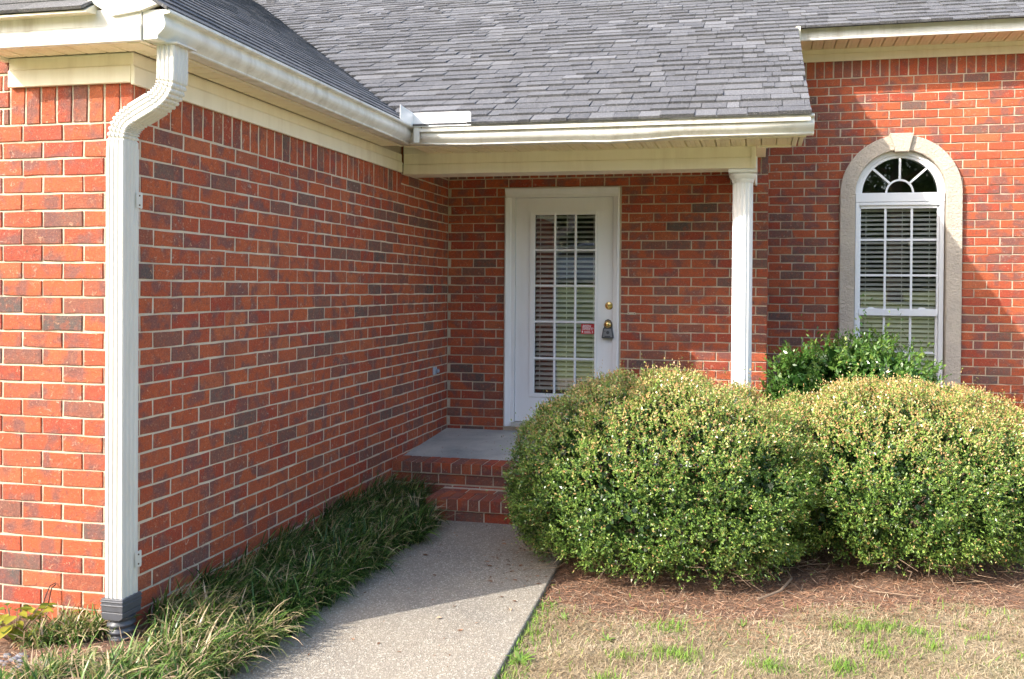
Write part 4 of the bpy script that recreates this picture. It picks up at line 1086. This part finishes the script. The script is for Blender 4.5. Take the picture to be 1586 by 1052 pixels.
def pebbles():
    m = MB(); g = random.Random(2)
    for i in range(150):
        x, y, s = g.uniform(-.50, .02), g.uniform(-.85, -.34), g.uniform(.009, .022)
        if i < 10: s *= 1.7
        n, k = 7, 4; vs = [(x, y, .035 - s * .3)]; a0 = g.random()
        rings = [(.85, -.1), (1, .25), (.7, .62)]
        z0 = float(soil_z(np.array([x]), np.array([y]))[0]); vs = []
        for (rr_, hh) in rings:
            for q in range(n): a = a0 + 6.283 * q / n; vs.append((x + math.cos(a) * s * rr_ * g.uniform(.85, 1.15), y + math.sin(a) * s * .75 * rr_ * g.uniform(.85, 1.15), z0 + s * hh))
        vs.append((x, y, z0 + s * .75)); f = []
        for ri in range(2): f += [(ri * n + q, ri * n + (q + 1) % n, (ri + 1) * n + (q + 1) % n, (ri + 1) * n + q) for q in range(n)]
        f += [(2 * n + q, 2 * n + (q + 1) % n, 3 * n) for q in range(n)]; m.add(vs, f)
    o = m.obj('gravel', STONE, sm=50); tag(o, 'grey river gravel in the bed at the lower left corner', 'gravel', None, 'stuff')
pebbles()
def litter():
    g = random.Random(8); m = MB()
    for i in range(330):
        if i < 190: x, y, z = g.uniform(1.05, 1.5), g.uniform(1.2, 2.34), PZ + .003
        elif i < 265: x, y, z = g.uniform(.55, 1.55), g.uniform(.1, 2.3), PZ + .003
        else: x, y = g.uniform(.1, 1.4), g.uniform(2.98, 3.8); z = .234 + (y - 2.925) / .96 * .063 + .003
        a = g.uniform(0, 6.28); l_ = g.uniform(.004, .014) * (1.7 if i % 9 == 0 else 1); w_ = l_ * g.uniform(.25, .6); c, s = math.cos(a), math.sin(a)
        m.add([(x - c * l_, y - s * l_, z), (x + s * w_, y - c * w_, z + .002), (x + c * l_, y + s * l_, z + .001), (x - s * w_, y + c * w_, z + .003)], [(0, 1, 2, 3)], g.choice([0, .1, .2, .5]))
    tag(m.obj('leaf_litter', STRAW, recalc=False), 'tiny dead leaf bits scattered on the walkway and porch floor', 'leaves', None, 'stuff')
    for (x, y, z, lab) in ((1.13, .68, PZ + .004, 'single orange dead leaf lying mid-walkway in the sun'), (1.43, .86, PZ + .004, 'small tan dead leaf near the right edge of the walkway'), (.105, 2.66, 2.792, 'orange dead leaf caught at the foot of the roof valley')):
        m = MB(); m.add([(-.016, 0, 0), (-.004, -.009, .005), (.016, 0, .002), (-.002, .010, .008), (0, 0, .001)], [(0, 1, 4), (1, 2, 4), (2, 3, 4), (3, 0, 4)], .75)
        o = m.obj('fallen_leaf', STRAW, None, (x, y, z), recalc=False); o.rotation_euler = (0, 0, g.uniform(0, 6)); tag(o, lab, 'leaf')
    st = MB(); st.tube([(2.62, 1.30, -.085), (2.74, 1.42, -.07), (2.80, 1.60, -.06), (2.78, 1.70, -.05)], [.006, .008, .007, .004], 6); st.tube([(3.2, 1.55, -.08), (3.45, 1.50, -.075)], [.004, .002], 5)
    tag(st.obj('fallen_branch', TWIG, sm=60), 'thin curved dead branch lying on the soil between the two clipped shrubs', 'branch')
litter()

# ------------------------------------------------------------------ street scene behind the camera (seen mirrored in the glass)
def tree(x, y, h, seed, label):
    z0 = float(soil_z(np.array([x]), np.array([y]))[0]); g = np.random.default_rng(seed); r = root('shade_tree', (x, y, z0), label, 'tree', 'trees across the lawn')
    m = MB(); m.tube([(0, 0, -.2), (.05, 0, h * .25), (-.05, .1, h * .5), (0, 0, h * .85)], [.24, .19, .13, .04], 10)
    tips = []
    for k in range(14):
        a = k * 2.4; z = h * (.30 + .04 * k); l_ = h * .3 * (1 - k * .04); e = (math.cos(a) * l_, math.sin(a) * l_, z + l_ * .55); tips.append(e)
        m.tube([(0, 0, z), (e[0] * .5, e[1] * .5, z + l_ * .2), e], [.08, .05, .02], 6)
    m.obj('trunk', BARK, r, sm=60)
    tips = np.array(tips + [(0, 0, h * .9)]); n = 9000; c = tips[g.integers(0, len(tips), n)]; P = c * g.uniform(.75, 1.05, (n, 1)) + g.normal(0, h * .075, (n, 3))
    V, F, T = leaves(P, unit(g.normal(size=P.shape)), np.full(n, .17), np.full(n, .12), g.random(n))
    o = link(bpy.data.objects.new('crown', np_mesh('crown', V, F, T, LEAF_TREE)), r); o['kind'] = 'stuff'
tree(-6.5, -15.5, 9, 1, 'leafy shade tree on the near side of the street, left'); tree(-1.2, -27, 11, 2, 'tall leafy tree across the street'); tree(-9, -28, 12, 3, 'widest leafy tree across the street')
tree(5, -28, 10, 4, 'leafy tree across the street, right'); tree(12, -27, 12, 5, 'tall tree across the street at far right'); tree(-15, -27, 11, 6, 'leafy tree across the street at far left')
tree(6.5, -13.5, 8, 7, 'shade tree standing on the lawn by the street')
def tree_line():
    g = np.random.default_rng(77); n = 60000
    x = g.uniform(-38, 34, n); top = 7 + 2.2 * np.sin(x * .5) + 1.3 * np.sin(x * 1.3 + 1); z = 1.4 + g.random(n) ** .8 * top; y = -33 + g.normal(0, 1.3, n) + 1.2 * np.sin(x * .9)
    V, F, T = leaves(np.stack([x, y, z], 1), unit(g.normal(size=(n, 3))), np.full(n, .42), np.full(n, .30), g.random(n))
    tag(link(bpy.data.objects.new('wood', np_mesh('wood', V, F, T, LEAF_TREE))), 'dark wood of leafy trees beyond the street', 'wood', None, 'stuff')
tree_line()
def car():
    z0 = 1.512; r = root('parked_car', (-3.2, -18.6, z0), 'silver blue hatchback car parked along the street', 'car')
    body = [(-2.1, .35), (-2.15, .7), (-2.0, .92), (-1.1, 1.0), (-.35, 1.45), (1.3, 1.5), (1.95, 1.05), (2.12, .95), (2.15, .4), (1.75, .28), (1.62, .55), (1.3, .66), (.98, .55), (.85, .28), (-.95, .28), (-1.08, .55), (-1.4, .66), (-1.72, .55), (-1.85, .3)]
    m = MB(); m.prism(body, -.85, .85, 'y'); m.obj('body', CARPAINT, r, bevel=.05)
    m = MB(); m.prism([(-.95, 1.02), (-.32, 1.40), (1.22, 1.44), (1.72, 1.06)], -.86, .86, 'y'); m.obj('side_windows', CARGLASS, r)
    for x in (-1.4, 1.3):
        for s in (-1, 1):
            m = MB(); m.lathe([(.20, -.02), (.31, 0), (.33, .03), (.33, .17), (.31, .2), (.2, .22)], 24, 'y', (0, .1, 0)); w_ = m.obj('wheel', RUBBER, r, (x, s * .78, .33), sm=40)
            m = MB(); m.lathe([(.21, 0), (.2, .01), (.05, .03)], 16, 'y', (0, -.1 * 1, 0)); m.obj('hubcap', LSTEEL, w_, sm=40)
car()
